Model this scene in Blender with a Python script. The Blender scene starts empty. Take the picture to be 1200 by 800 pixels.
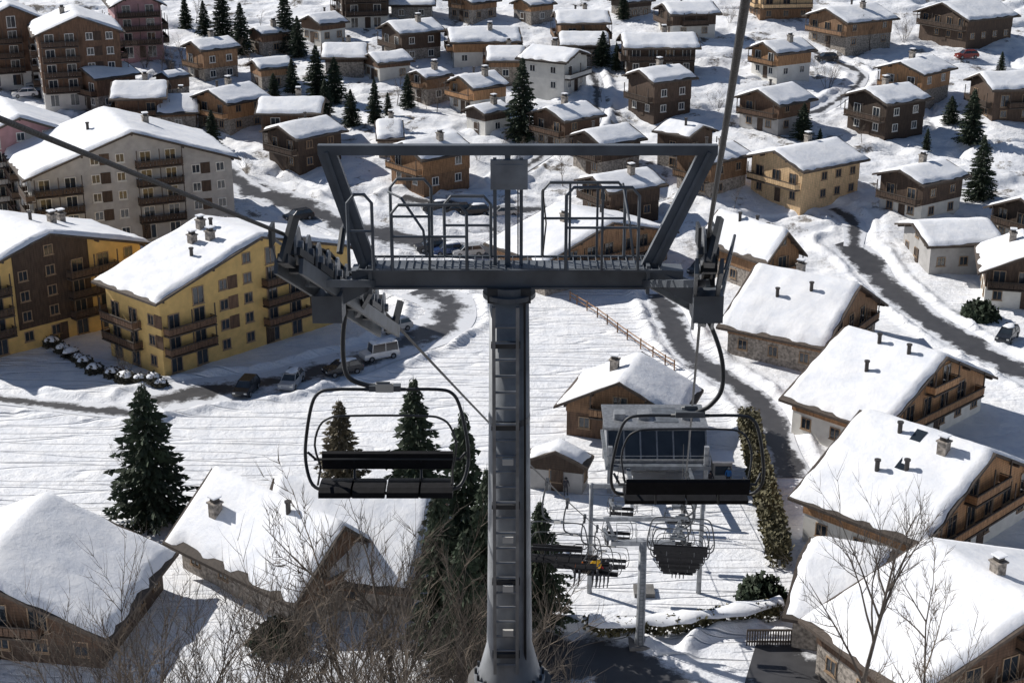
import bpy, math, random
import numpy as np
from mathutils import Vector, Matrix
random.seed(7)
SC=bpy.context.scene
COL=SC.collection
R=math.radians
C20,S20=math.cos(R(20)),math.sin(R(20))
F=1800.0
def ray(px,py):
    a=(px-600)/F; b=(400-py)/F
    return a, C20+b*S20, -S20+b*C20
def at(px,py,h=0.0):
    a,ry,rz=ray(px,py); k=-rz/ry
    D=(60-h)/k
    if D>190: D=(82.8-h)/(k+.12)
    return Vector((a/ry*D,D,-k*D))
def P(px,py,D):
    a,ry,rz=ray(px,py)
    return Vector((a/ry*D,D,rz/ry*D))
KY=[-60,0,19,21.5,26,74,80,190,400,700,1500]
KZ=[5,-5,-12.75,-13.7,-17.6,-59,-60,-60,-34.8,30,420]
def hb(y): return np.interp(y,KY,KZ)
# ---------------------------------------------------------------- noise
def vn(x,y,s=0.0):
    xi=np.floor(x); yi=np.floor(y); fx=x-xi; fy=y-yi
    fx=fx*fx*(3-2*fx); fy=fy*fy*(3-2*fy)
    def h(a,b):
        v=np.sin(a*127.1+b*311.7+s*17.3)*43758.5453
        return v-np.floor(v)
    return (h(xi,yi)*(1-fx)+h(xi+1,yi)*fx)*(1-fy)+(h(xi,yi+1)*(1-fx)+h(xi+1,yi+1)*fx)*fy
def fbm(x,y,s=0.0,o=3):
    r=0;a=.5
    for i in range(o):
        r=r+a*(vn(x,y,s+i*3.1)-.5)*2; x=x*2.03+5.2; y=y*2.03+1.7; a*=.5
    return r
# ---------------------------------------------------------------- roads in world coordinates
def cat(pts,step=1.5):
    out=[]
    n=len(pts)
    for i in range(n-1):
        p0=pts[max(i-1,0)];p1=pts[i];p2=pts[i+1];p3=pts[min(i+2,n-1)]
        k=max(2,int((p2-p1).length/step))
        for j in range(k):
            t=j/k
            out.append(.5*((2*p1)+(p2-p0)*t+(2*p0-5*p1+4*p2-p3)*t*t+(3*p1-p0-3*p2+p3)*t**3))
    out.append(pts[-1]); return out
ROADS=[
 ('road',[(180,470),(240,458),(310,450),(380,434),(440,416),(500,392),(528,370),(518,350),(490,340)],7.0,.74),
 ('road',[(-60,462),(20,470),(90,478),(165,486)],3.0,.7),
 ('road',[(270,212),(300,222),(345,240),(400,262),(460,278),(540,292),(620,300)],6.5,.55),
 ('road',[(470,232),(520,240),(570,246),(640,246)],5.0,.8),
 ('road',[(770,345),(785,372),(800,405),(835,436),(880,462),(905,500),(930,560)],3.6,.4),
 ('road',[(985,285),(1010,300),(1045,340),(1090,375),(1150,412),(1225,450)],4.6,.35),
 ('road',[(-60,85),(20,104),(80,122),(140,140),(190,158),(240,185),(300,228)],4.5,.6),
 ('road',[(600,775),(680,770),(740,788),(800,825)],6.5,.15),
 ('road',[(880,775),(940,785),(1000,800)],7.0,.2),
 ('road',[(950,60),(985,75),(1010,92),(960,130),(870,150)],2.6,.85),
 ('road',[(150,60),(200,75),(180,98),(110,120)],3.0,.7),
 ('road',[(690,80),(700,110),(690,150),(640,180),(590,215)],2.6,.92),
 ('road',[(975,245),(1000,262),(1000,290)],3.0,.8),
]
RW=[]
for nme,px,w,sn in ROADS:
    pts=cat([at(*p) for p in px]); RW.append((pts,w,sn))
PISTE=[([(-80,435),(60,432),(200,455),(350,470),(470,470)],6),([(-80,520),(100,515),(300,500),(540,480)],15),([(560,340),(600,400),(640,470),(700,560)],16),([(640,360),(700,420),(700,560),(740,700)],16),([(0,560),(140,570)],10)]
PW=[([at(*p) for p in px],w) for px,w in PISTE]
def pdist(X,Y,pts):
    d=np.full(X.shape,1e9)
    for a,b in zip(pts[:-1],pts[1:]):
        dx,dy=b.x-a.x,b.y-a.y; L2=dx*dx+dy*dy+1e-9
        t=np.clip(((X-a.x)*dx+(Y-a.y)*dy)/L2,0,1)
        d=np.minimum(d,np.hypot(X-a.x-t*dx,Y-a.y-t*dy))
    return d
def sm(x,a,b):
    t=np.clip((x-a)/(b-a),0,1); return t*t*(3-2*t)
def ground(X,Y):
    X=np.asarray(X,float);Y=np.asarray(Y,float)
    z=hb(Y)
    d=np.full(X.shape,1e9)
    for pts,w,sn in RW:
        q=[pts[0]]+pts[3:-1:4]+[pts[-1]]
        d=np.minimum(d,pdist(X,Y,q)-w/2)
    pi=np.zeros(X.shape)
    for pts,w in PW:
        pi=np.maximum(pi,1-sm(pdist(X,Y,pts),w*.6,w))
    m=sm(d,.5,3.0)
    vill=sm(Y,175,215)
    amp=(.22+.66*vill)*(1-pi*.85)
    n=amp*(1.5*fbm(X/13,Y/13,1)+.5*fbm(X/3.3,Y/3.3,7))+(.07+.06*vill)*(1-.6*pi)*fbm(X/.9,Y/.9,3)
    st=vill*(1-pi)*.8*sm(np.abs(fbm(X/20,Y/9,21,2)),.0,.10)
    n=n+st-.4*vill
    near=sm(Y,60,90)
    n=n*(.25+.75*near)
    berm=np.exp(-((d-1.3)/.65)**2)*(.6+.8*fbm(X/2,Y/2,11,2))
    berm=np.maximum(berm,0)*near*.95
    far=sm(Y,380,600)*14*fbm(X/60,Y/60,5)
    return z+n*m+berm+far, pi, vill, d
def gz(x,y): return float(ground(np.array([x]),np.array([y]))[0][0])
def onp(px,py):
    p=at(px,py); p.z=gz(p.x,p.y); return p
# ---------------------------------------------------------------- materials
def nodes(name):
    m=bpy.data.materials.new(name); m.use_nodes=True
    nt=m.node_tree; b=nt.nodes['Principled BSDF']
    return m,nt,b
def mat(name,c,rough=.7,var=.25,scale=3.0,bump=.0,metal=0.0,stretch=None,spec=None,boards=None,perobj=0):
    m,nt,b=nodes(name); N=nt.nodes; K=nt.links
    b.inputs['Roughness'].default_value=rough; b.inputs['Metallic'].default_value=metal
    if spec is not None: b.inputs['Specular IOR Level'].default_value=spec
    tc=N.new('ShaderNodeTexCoord'); mp=N.new('ShaderNodeMapping'); K.new(tc.outputs['Object'],mp.inputs[0])
    if stretch: mp.inputs['Scale'].default_value=stretch
    no=N.new('ShaderNodeTexNoise'); no.inputs['Scale'].default_value=scale; no.inputs['Detail'].default_value=4
    K.new(mp.outputs[0],no.inputs['Vector'])
    cr=N.new('ShaderNodeValToRGB'); e=cr.color_ramp.elements
    e[0].position=.3;e[1].position=.7
    e[0].color=tuple(x*(1-var) for x in c)+(1,); e[1].color=tuple(min(1,x*(1+var)) for x in c)+(1,)
    K.new(no.outputs['Fac'],cr.inputs[0])
    out=cr.outputs[0]; hgt=no.outputs['Fac']
    if boards:
        wv=N.new('ShaderNodeTexWave'); wv.wave_type='BANDS'; wv.bands_direction='Z'
        wv.inputs['Scale'].default_value=boards; wv.inputs['Distortion'].default_value=.0
        wv.wave_profile='SAW'
        K.new(tc.outputs['Object'],wv.inputs['Vector'])
        c2=N.new('ShaderNodeValToRGB'); c2.color_ramp.elements[0].color=(.4,.4,.4,1); c2.color_ramp.elements[1].position=.18; c2.color_ramp.elements[1].color=(1,1,1,1)
        K.new(wv.outputs['Fac'],c2.inputs[0])
        mx=N.new('ShaderNodeMixRGB'); mx.blend_type='MULTIPLY'; mx.inputs[0].default_value=1
        K.new(out,mx.inputs[1]); K.new(c2.outputs[0],mx.inputs[2]); out=mx.outputs[0]
    if perobj:
        oi=N.new('ShaderNodeObjectInfo'); hs=N.new('ShaderNodeHueSaturation')
        r1=N.new('ShaderNodeMapRange'); r1.inputs['To Min'].default_value=1-perobj; r1.inputs['To Max'].default_value=1+perobj; K.new(oi.outputs['Random'],r1.inputs['Value'])
        K.new(r1.outputs[0],hs.inputs['Value']); K.new(out,hs.inputs['Color']); out=hs.outputs[0]
    K.new(out,b.inputs['Base Color'])
    if bump:
        bp=N.new('ShaderNodeBump'); bp.inputs['Strength'].default_value=bump; bp.inputs['Distance'].default_value=.05
        K.new(hgt,bp.inputs['Height']); K.new(bp.outputs[0],b.inputs['Normal'])
    return m
def snowmat(name,grd=False):
    m,nt,b=nodes(name); N=nt.nodes; K=nt.links
    b.inputs['Roughness'].default_value=.65; b.inputs['Specular IOR Level'].default_value=.25
    tc=N.new('ShaderNodeTexCoord')
    n1=N.new('ShaderNodeTexNoise'); n1.inputs['Scale'].default_value=.45; n1.inputs['Detail'].default_value=7; n1.inputs['Roughness'].default_value=.7
    K.new(tc.outputs['Object'],n1.inputs['Vector'])
    cr=N.new('ShaderNodeValToRGB'); e=cr.color_ramp.elements
    e[0].position=.32;e[0].color=(.76,.79,.85,1); e[1].position=.62; e[1].color=(.92,.925,.94,1)
    K.new(n1.outputs['Fac'],cr.inputs[0]); out=cr.outputs[0]
    ad=N.new('ShaderNodeMath'); ad.operation='MULTIPLY'; K.new(n1.outputs['Fac'],ad.inputs[0]); ad.inputs[1].default_value=3.4 if grd else 4.0
    h=ad.outputs[0]
    bp=N.new('ShaderNodeBump'); bp.inputs['Distance'].default_value=.13 if grd else .07; bp.inputs['Strength'].default_value=.85 if grd else .5
    if grd:
        at_=N.new('ShaderNodeAttribute'); at_.attribute_name='mask'
        sp=N.new('ShaderNodeSeparateColor'); K.new(at_.outputs['Color'],sp.inputs[0])
        # ski tracks: thin grooves along the contour lines of stretched, bending noise
        for rot,sc,sx,mul in((.30,.16,.10,11),(-.95,.13,.12,9)):
            mp=N.new('ShaderNodeMapping'); mp.inputs['Scale'].default_value=(sx,1.0,0); mp.inputs['Rotation'].default_value=(0,0,rot)
            K.new(tc.outputs['Object'],mp.inputs[0])
            n3=N.new('ShaderNodeTexNoise'); n3.inputs['Scale'].default_value=sc; n3.inputs['Detail'].default_value=2.5; K.new(mp.outputs[0],n3.inputs['Vector'])
            fr_=N.new('ShaderNodeMath'); fr_.operation='MULTIPLY'; K.new(n3.outputs['Fac'],fr_.inputs[0]); fr_.inputs[1].default_value=mul
            pg=N.new('ShaderNodeMath'); pg.operation='PINGPONG'; K.new(fr_.outputs[0],pg.inputs[0]); pg.inputs[1].default_value=.5
            mr=N.new('ShaderNodeMapRange'); mr.inputs['From Min'].default_value=.0; mr.inputs['From Max'].default_value=.09; K.new(pg.outputs[0],mr.inputs['Value'])
            mu=N.new('ShaderNodeMath'); mu.operation='MULTIPLY'; K.new(mr.outputs[0],mu.inputs[0]); K.new(sp.outputs[0],mu.inputs[1])
            a2=N.new('ShaderNodeMath'); a2.operation='MULTIPLY_ADD'; K.new(mu.outputs[0],a2.inputs[0]); a2.inputs[1].default_value=1.5; K.new(h,a2.inputs[2]); h=a2.outputs[0]
        n4=N.new('ShaderNodeTexNoise'); n4.inputs['Scale'].default_value=.16; n4.inputs['Detail'].default_value=8; n4.inputs['Roughness'].default_value=.74
        K.new(tc.outputs['Object'],n4.inputs['Vector'])
        c4=N.new('ShaderNodeValToRGB'); c4.color_ramp.elements[0].position=.56; c4.color_ramp.elements[1].position=.63
        K.new(n4.outputs['Fac'],c4.inputs[0])
        m4=N.new('ShaderNodeMath'); m4.operation='MULTIPLY'; K.new(c4.outputs[0],m4.inputs[0]); K.new(sp.outputs[1],m4.inputs[1])
        m5=N.new('ShaderNodeMath'); m5.operation='MAXIMUM'; K.new(m4.outputs[0],m5.inputs[0]); K.new(sp.outputs[2],m5.inputs[1])
        mx=N.new('ShaderNodeMixRGB'); K.new(m5.outputs[0],mx.inputs[0]); K.new(out,mx.inputs[1]); mx.inputs[2].default_value=(.11,.09,.07,1); out=mx.outputs[0]
    K.new(h,bp.inputs['Height']); K.new(bp.outputs[0],b.inputs['Normal'])
    K.new(out,b.inputs['Base Color'])
    return m
def roadmat(name,snowy):
    m,nt,b=nodes(name); N=nt.nodes; K=nt.links
    tc=N.new('ShaderNodeTexCoord'); uv=N.new('ShaderNodeSeparateXYZ'); K.new(tc.outputs['UV'],uv.inputs[0])
    s=N.new('ShaderNodeMath'); s.operation='SUBTRACT'; K.new(uv.outputs[0],s.inputs[0]); s.inputs[1].default_value=.5
    a=N.new('ShaderNodeMath'); a.operation='ABSOLUTE'; K.new(s.outputs[0],a.inputs[0])
    n=N.new('ShaderNodeTexNoise'); n.inputs['Scale'].default_value=.3; n.inputs['Detail'].default_value=8; n.inputs['Roughness'].default_value=.72; K.new(tc.outputs['Object'],n.inputs['Vector'])
    ad=N.new('ShaderNodeMath'); ad.operation='MULTIPLY_ADD'; K.new(a.outputs[0],ad.inputs[0]); ad.inputs[1].default_value=.75; K.new(n.outputs['Fac'],ad.inputs[2])
    cr=N.new('ShaderNodeValToRGB'); cr.color_ramp.elements[0].position=.84-.30*snowy; cr.color_ramp.elements[1].position=.95-.27*snowy
    K.new(ad.outputs[0],cr.inputs[0])
    n2=N.new('ShaderNodeTexNoise'); n2.inputs['Scale'].default_value=.9; n2.inputs['Detail'].default_value=5; K.new(tc.outputs['Object'],n2.inputs['Vector'])
    c2=N.new('ShaderNodeValToRGB'); c2.color_ramp.elements[0].color=(.03,.03,.034,1); c2.color_ramp.elements[1].color=(.085,.085,.09,1); K.new(n2.outputs['Fac'],c2.inputs[0])
    mx=N.new('ShaderNodeMixRGB'); K.new(cr.outputs[0],mx.inputs[0]); K.new(c2.outputs[0],mx.inputs[1]); mx.inputs[2].default_value=(.74,.76,.8,1)
    K.new(mx.outputs[0],b.inputs['Base Color']); b.inputs['Roughness'].default_value=.5
    return m
M={}
M['snow']=snowmat('snow'); M['gsnow']=snowmat('ground_snow',True)
W_=dict(stretch=(3,3,.5),boards=1.3,perobj=.32)
M['wood_dark']=mat('dark_timber',(.07,.045,.031),.8,.4,2.0,.3,**W_)
M['wood_brown']=mat('brown_timber',(.13,.075,.046),.8,.4,2.0,.3,**W_)
M['wood_mid']=mat('weathered_timber',(.25,.145,.08),.8,.4,2.0,.3,**W_)
M['wood_honey']=mat('honey_timber',(.36,.20,.10),.8,.35,2.0,.3,**W_)
M['wood_light']=mat('light_larch',(.66,.46,.26),.75,.25,2.0,.2,stretch=(3,3,.5),boards=1.3)
M['deck']=mat('roof_edge_timber',(.065,.05,.04),.8,.3,3.0,perobj=.3)
M['yellow']=mat('ochre_render',(.63,.43,.165),.85,.12,1.2,.1)
M['plaster']=mat('white_render',(.62,.605,.565),.85,.1,1.0,.1,perobj=.1)
M['grey_plaster']=mat('grey_render',(.38,.37,.36),.85,.15,1.0,.1)
M['pink']=mat('dull_red_render',(.40,.235,.25),.85,.15,1.0,.1)
M['stone']=mat('stone_masonry',(.27,.24,.21),.9,.55,3.5,.8)
M['glass']=mat('window_glass',(.03,.038,.048),.08,.3,.6,spec=.7)
M['wframe']=mat('window_frame_paint',(.30,.21,.135),.6,.2,4)
M['wframe_w']=mat('white_frame_paint',(.7,.69,.66),.6,.1,4)
M['steel']=mat('painted_grey_steel',(.27,.285,.305),.5,.3,2.5,.1,metal=.15)
M['steel_dark']=mat('dark_painted_steel',(.038,.042,.048),.5,.35,3,.05,metal=.1)
M['beam']=mat('beam_steel',(.125,.14,.16),.5,.35,1.8,.1,metal=.15)
M['rim']=mat('wheel_flange_steel',(.26,.27,.285),.4,.3,4,.0,metal=.4)
M['black']=mat('black_rubber',(.016,.016,.018),.6,.3,6)
M['pad']=mat('black_seat_vinyl',(.009,.009,.011),.65,.3,9,.1,spec=.2)
M['rope']=mat('steel_rope',(.03,.03,.032),.6,.4,40,.4)
M['concrete']=mat('concrete',(.16,.155,.15),.9,.25,2,.3)
M['spruce']=mat('spruce_needles',(.026,.041,.021),.85,.55,.9)
M['spruce2']=mat('dull_conifer_needles',(.09,.075,.045),.85,.5,.9)
M['hedge']=mat('hedge_leaves',(.095,.085,.042),.8,.5,1.2)
M['bark']=mat('bark',(.09,.073,.06),.9,.35,5,.5,stretch=(1,1,.3))
M['twig']=mat('bare_twigs',(.15,.12,.092),.9,.4,1.5)
M['twig2']=mat('dark_twigs',(.085,.07,.058),.9,.4,1.5)
M['scrub']=mat('low_scrub',(.06,.055,.038),.9,.4,1.5)
M['pipe']=mat('flue_metal',(.045,.04,.038),.5,.3,4,metal=.1)
M['tyre']=mat('tyre',(.02,.02,.02),.8,.2,5)
M['lamp']=mat('lamp_lens',(.7,.7,.66),.2,.05,5)
for k,c in dict(c_dark=(.03,.033,.04),c_silver=(.4,.41,.43),c_red=(.2,.025,.02),c_blue=(.03,.06,.16),c_white=(.7,.7,.7)).items():
    M[k]=mat('car_paint_'+k[2:],c,.25,.05,2,metal=.2)
for k,c in dict(j_yellow=(.9,.50,.02),j_orange=(.8,.22,.02),j_red=(.65,.03,.03),j_blue=(.03,.18,.5),j_dark=(.03,.03,.04),j_green=(.12,.3,.1)).items():
    M[k]=mat('jacket_'+k[2:],c,.7,.15,8)
M['skin']=mat('skin',(.5,.32,.24),.6,.1,5)
M['trouser']=mat('ski_trousers',(.03,.032,.04),.8,.2,8)
# ---------------------------------------------------------------- mesh builder
class MB:
    def __init__(s): s.v=[];s.f=[];s.m=[]
    def add(s,vs,fs,mi=0):
        o=len(s.v); s.v+= [tuple(v) for v in vs]; s.f+=[tuple(o+i for i in f) for f in fs]; s.m+=[mi]*len(fs); return s
    def box(s,c,sz,rot=None,mi=0):
        c=Vector(c); hx,hy,hz=sz[0]/2,sz[1]/2,sz[2]/2
        vs=[Vector((x,y,z)) for z in(-hz,hz) for y in(-hy,hy) for x in(-hx,hx)]
        if rot is not None: vs=[rot@v for v in vs]
        vs=[v+c for v in vs]
        return s.add(vs,[(0,2,3,1),(4,5,7,6),(0,1,5,4),(2,6,7,3),(0,4,6,2),(1,3,7,5)],mi)
    def beam(s,p,q,w,h,mi=0,up=Vector((0,0,1))):
        p=Vector(p);q=Vector(q);d=(q-p);L=d.length;d=d/L
        x=d.cross(up)
        if x.length<1e-3: x=d.cross(Vector((0,1,0)))
        x.normalize(); z=x.cross(d)
        vs=[]
        for e in(p,q):
            for a,b in((-1,-1),(1,-1),(1,1),(-1,1)): vs.append(e+x*(a*w/2)+z*(b*h/2))
        return s.add(vs,[(0,3,2,1),(4,5,6,7),(0,1,5,4),(1,2,6,5),(2,3,7,6),(3,0,4,7)],mi)
    def tube(s,pts,r,n=8,mi=0,cap=True):
        pts=[Vector(p) for p in pts]; rs=r if isinstance(r,(list,tuple)) else [r]*len(pts)
        o=len(s.v); prev=None
        for i,p in enumerate(pts):
            d=(pts[min(i+1,len(pts)-1)]-pts[max(i-1,0)]).normalized()
            if prev is None:
                a=Vector((0,0,1)) if abs(d.z)<.9 else Vector((1,0,0))
                x=d.cross(a).normalized()
            else:
                x=(prev-d*prev.dot(d)).normalized()
            prev=x; y=d.cross(x)
            for k in range(n):
                t=2*math.pi*k/n
                s.v.append(tuple(p+x*(math.cos(t)*rs[i])+y*(math.sin(t)*rs[i])))
        for i in range(len(pts)-1):
            for k in range(n):
                a=o+i*n+k;b=o+i*n+(k+1)%n
                s.f.append((a,b,b+n,a+n)); s.m.append(mi)
        if cap:
            s.f.append(tuple(o+k for k in range(n))[::-1]); s.m.append(mi)
            e=o+(len(pts)-1)*n
            s.f.append(tuple(e+k for k in range(n))); s.m.append(mi)
        return s
    def prism(s,poly,x0,x1,mi=0):
        n=len(poly)
        vs=[(x0,y,z) for y,z in poly]+[(x1,y,z) for y,z in poly]
        fs=[tuple(range(n))[::-1],tuple(range(n,2*n))]+[(i,(i+1)%n,n+(i+1)%n,n+i) for i in range(n)]
        return s.add(vs,fs,mi)
    def mesh(s,name,mats,off=None,smooth=False):
        me=bpy.data.meshes.new(name)
        vs=s.v if off is None else [(v[0]-off[0],v[1]-off[1],v[2]-off[2]) for v in s.v]
        me.from_pydata(vs,[],s.f)
        if not isinstance(mats,(list,tuple)): mats=[mats]
        for m in mats: me.materials.append(m)
        if len(mats)>1: me.polygons.foreach_set('material_index',s.m)
        if smooth: me.polygons.foreach_set('use_smooth',[True]*len(me.polygons))
        me.update(); return me
    def build(s,name,mats,parent=None,off=None,smooth=False):
        return link(name,s.mesh(name,mats,off,smooth),parent)
def link(name,me,parent=None,loc=None,rz=None,scale=None):
    o=bpy.data.objects.new(name,me); COL.objects.link(o)
    if parent: o.parent=parent
    if loc is not None: o.location=loc
    if rz is not None: o.rotation_euler=(0,0,rz)
    if scale is not None: o.scale=scale
    return o
def thing(name,label,catg,loc=(0,0,0),rz=0,group=None):
    o=bpy.data.objects.new(name,None); COL.objects.link(o); o.location=loc; o.rotation_euler=(0,0,rz); o.empty_display_size=.2
    o['label']=label;o['category']=catg
    if group:o['group']=group
    return o
def tag(o,label,catg,group=None):
    o['label']=label;o['category']=catg
    if group:o['group']=group
    return o
def dup(root,loc,rz,label=None,group=None,scale=None):
    r=root.copy(); COL.objects.link(r); r.location=loc; r.rotation_euler=(0,0,rz)
    if scale: r.scale=scale if isinstance(scale,(tuple,list)) else (scale,)*3
    if label:r['label']=label
    if group:r['group']=group
    for ch in list(root.children):
        c=ch.copy(); COL.objects.link(c); c.parent=r
        for g in ch.children:
            d=g.copy(); COL.objects.link(d); d.parent=c
    return r
# ---------------------------------------------------------------- terrain
ys=np.concatenate([np.linspace(-60,10,12),np.linspace(12,88,110),np.linspace(88.5,335,520),np.linspace(338,1400,90)])
us=np.concatenate([np.linspace(-4,-.52,26),np.linspace(-.5,.5,520),np.linspace(.52,4,26)])
YY,UU=np.meshgrid(ys,us,indexing='ij'); XX=UU*(np.maximum(YY,0)*.8+36)
ZZ,PI_,VI,DD=ground(XX,YY)
ny,nx=YY.shape
V=np.stack([XX,YY,ZZ],-1).reshape(-1,3)
ii=(np.arange(ny-1)[:,None]*nx+np.arange(nx-1)[None,:]).reshape(-1)
Fq=np.stack([ii,ii+1,ii+nx+1,ii+nx],-1)
me=bpy.data.meshes.new('ground'); me.vertices.add(len(V)); me.vertices.foreach_set('co',V.reshape(-1))
me.loops.add(len(Fq)*4); me.loops.foreach_set('vertex_index',Fq.reshape(-1).astype(np.int32))
me.polygons.add(len(Fq)); me.polygons.foreach_set('loop_start',np.arange(0,len(Fq)*4,4,dtype=np.int32)); me.polygons.foreach_set('loop_total',np.full(len(Fq),4,dtype=np.int32))
me.update(calc_edges=True); me.validate()
me.polygons.foreach_set('use_smooth',[True]*len(me.polygons))
ca=me.color_attributes.new('mask','FLOAT_COLOR','POINT')
cc=np.zeros((ny*nx,4)); cc[:,0]=np.clip(PI_+.35*(1-VI)*sm(YY,80,95),0,1).reshape(-1); cc[:,1]=np.clip(VI*.95+sm(YY,70,30)*.9,0,1).reshape(-1)*(1-PI_.reshape(-1)); cc[:,2]=(sm(YY,34,28)).reshape(-1)*.92; cc[:,3]=1
ca.data.foreach_set('color',cc.reshape(-1))
me.materials.append(M['gsnow'])
o=link('ground',me); o['kind']='structure'
for i,(pts,w,sn) in enumerate(RW):
    vs=[];fs=[];uvs=[]
    n=len(pts);K=7
    for j,p in enumerate(pts):
        d=(pts[min(j+1,n-1)]-pts[max(j-1,0)]); d.z=0; d.normalize(); s=Vector((d.y,-d.x,0))
        ww=w*(1+.12*math.sin(j*.7+i))
        for k in range(K):
            q=p+s*((k/(K-1)-.5)*ww); vs.append((q.x,q.y,float(hb(q.y))+.07+.002*i)); uvs.append((k/(K-1),j*.1))
    for j in range(n-1):
        for k in range(K-1):
            a=j*K+k; fs.append((a,a+1,a+K+1,a+K))
    rm=bpy.data.meshes.new('road'); rm.from_pydata(vs,[],fs)
    ul=rm.uv_layers.new(name='UVMap')
    for l in rm.loops: ul.data[l.index].uv=uvs[l.vertex_index]
    rm.materials.append(roadmat('road_surface',sn))
    ro=link('road',rm); ro['kind']='structure'
# ---------------------------------------------------------------- houses
def win_mesh(w,h,fr,name):
    b=MB(); t=.09
    b.box((0,-.04,h/2-t/2),(w,.1,t)).box((0,-.04,-h/2+t/2),(w,.1,t))
    for x in(-w/2+t/2,w/2-t/2): b.box((x,-.04,0),(t,.1,h-2*t))
    b.box((0,-.035,0),(.06,.07,h-2*t)); b.box((0,-.06,-h/2-.05),(w+.16,.16,.07))
    return b.mesh(name,fr)
WM={}
for fr in('wframe','wframe_w'):
    for k,(w,h) in dict(win=(1.15,1.2),door=(1.5,2.0)).items():
        WM[fr,k]=win_mesh(w,h,M[fr],'window')
        g=MB().box((0,-.01,0),(w-.16,.03,h-.16)); WM['g',k]=g.mesh('pane',M['glass'])
BALC={}
def balcony(w,dep,m,m2):
    key=(round(w,1),dep,m,m2)
    if key in BALC:return BALC[key]
    b=MB(); w=key[0]
    b.box((0,-dep/2,-.08),(w,dep,.16),mi=1)
    nb=max(3,int(w/.42))
    for i in range(nb):
        x=-w/2+(i+.5)*w/nb; b.box((x,-dep+.04,.46),(w/nb-.06,.05,.66))
    b.box((0,-dep+.09,.18),(w-.02,.05,.1),mi=1); b.box((0,-dep+.04,.90),(w+.04,.14,.1),mi=1)
    for x in(-w/2+.03,w/2-.03):
        b.box((x,-dep/2,.46),(.05,dep-.1,.66)); b.box((x,-dep/2,.90),(.09,dep-.16,.07),mi=1)
    n=max(2,int(w/3.2))
    for i in range(n+1):
        x=-w/2+.1+(w-.2)*i/n; b.box((x,-dep+.13,1.2),(.12,.1,2.4),mi=1)
    BALC[key]=b.mesh('balcony',[M[m],M[m2]]); return BALC[key]
def snow_cover(L,W,H,rise,thick,seed):
    nxs=max(10,int(L/.5)); nys=max(10,int(W/.5)); nys+=nys%2
    u=np.linspace(-1,1,nxs+1); v=np.linspace(-1,1,nys+1)
    u=np.sign(u)*np.abs(u)**.9; v=np.sign(v)*np.abs(v)**.9
    U,Vv=np.meshgrid(u,v,indexing='ij')
    ei=.08+.25*(vn(Vv*W/2.2+seed,U*0+seed,3)); ej=.10+.5*(vn(U*L/2.0+seed,Vv*0+seed,5))**1.5
    X=U*(L/2-ei); Y=Vv*(W/2-ej)
    dx=(L/2)*(1-np.abs(U)); dy=(W/2)*(1-np.abs(Vv)); e=np.minimum(dx,dy)
    prof=np.sqrt(np.clip(e/.45,0,1))
    z=H-rise*np.abs(Y)/(W/2)-.06*np.exp(-(Y/.6)**2)
    n=fbm(X/2.5+seed*3.3,Y/2.5,seed)*.12+fbm(X/7+seed,Y/7,seed)*.16+fbm(X/.9,Y/1.6+seed,seed)*.05
    Z=z+.03+prof*np.maximum(thick+n,.04)
    Vs=np.stack([X,Y,Z],-1).reshape(-1,3); a=(np.arange(nxs)[:,None]*(nys+1)+np.arange(nys)[None,:]).reshape(-1)
    Fs=np.stack([a,a+nys+1,a+nys+2,a+1],-1)
    me=bpy.data.meshes.new('snow_cover'); me.from_pydata(Vs.tolist(),[],Fs.tolist()); me.materials.append(M['snow'])
    me.polygons.foreach_set('use_smooth',[True]*len(me.polygons)); return me
hseed=[0]
def house(R1,R2,label,E=None,W=None,H=8.5,He=None,Lmin=0,**k):
    if He is None: He=H-2.6
    p1=at(R1[0],R1[1],H);p2=at(R2[0],R2[1],H)
    d=Vector((p2.x-p1.x,p2.y-p1.y)); L=d.length; d/=L
    if E is not None:
        pe=at(E[0],E[1],He); q=Vector((pe.x-p1.x,pe.y-p1.y)); W=2*abs(q.x*d.y-q.y*d.x)
    return core((p1.x,p1.y),d,max(L,Lmin),max(6,W),H,He,label,**k)
def facade(EL,ER,L,label,H,He,**k):
    a=at(EL[0],EL[1],He); b=at(ER[0],ER[1],He); v=Vector((b.x-a.x,b.y-a.y)); W=v.length; v/=W
    d=Vector((-v.y,v.x)); m=((a.x+b.x)/2,(a.y+b.y)/2)
    return core(m,d,L,W,H,He,label,**k)
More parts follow.
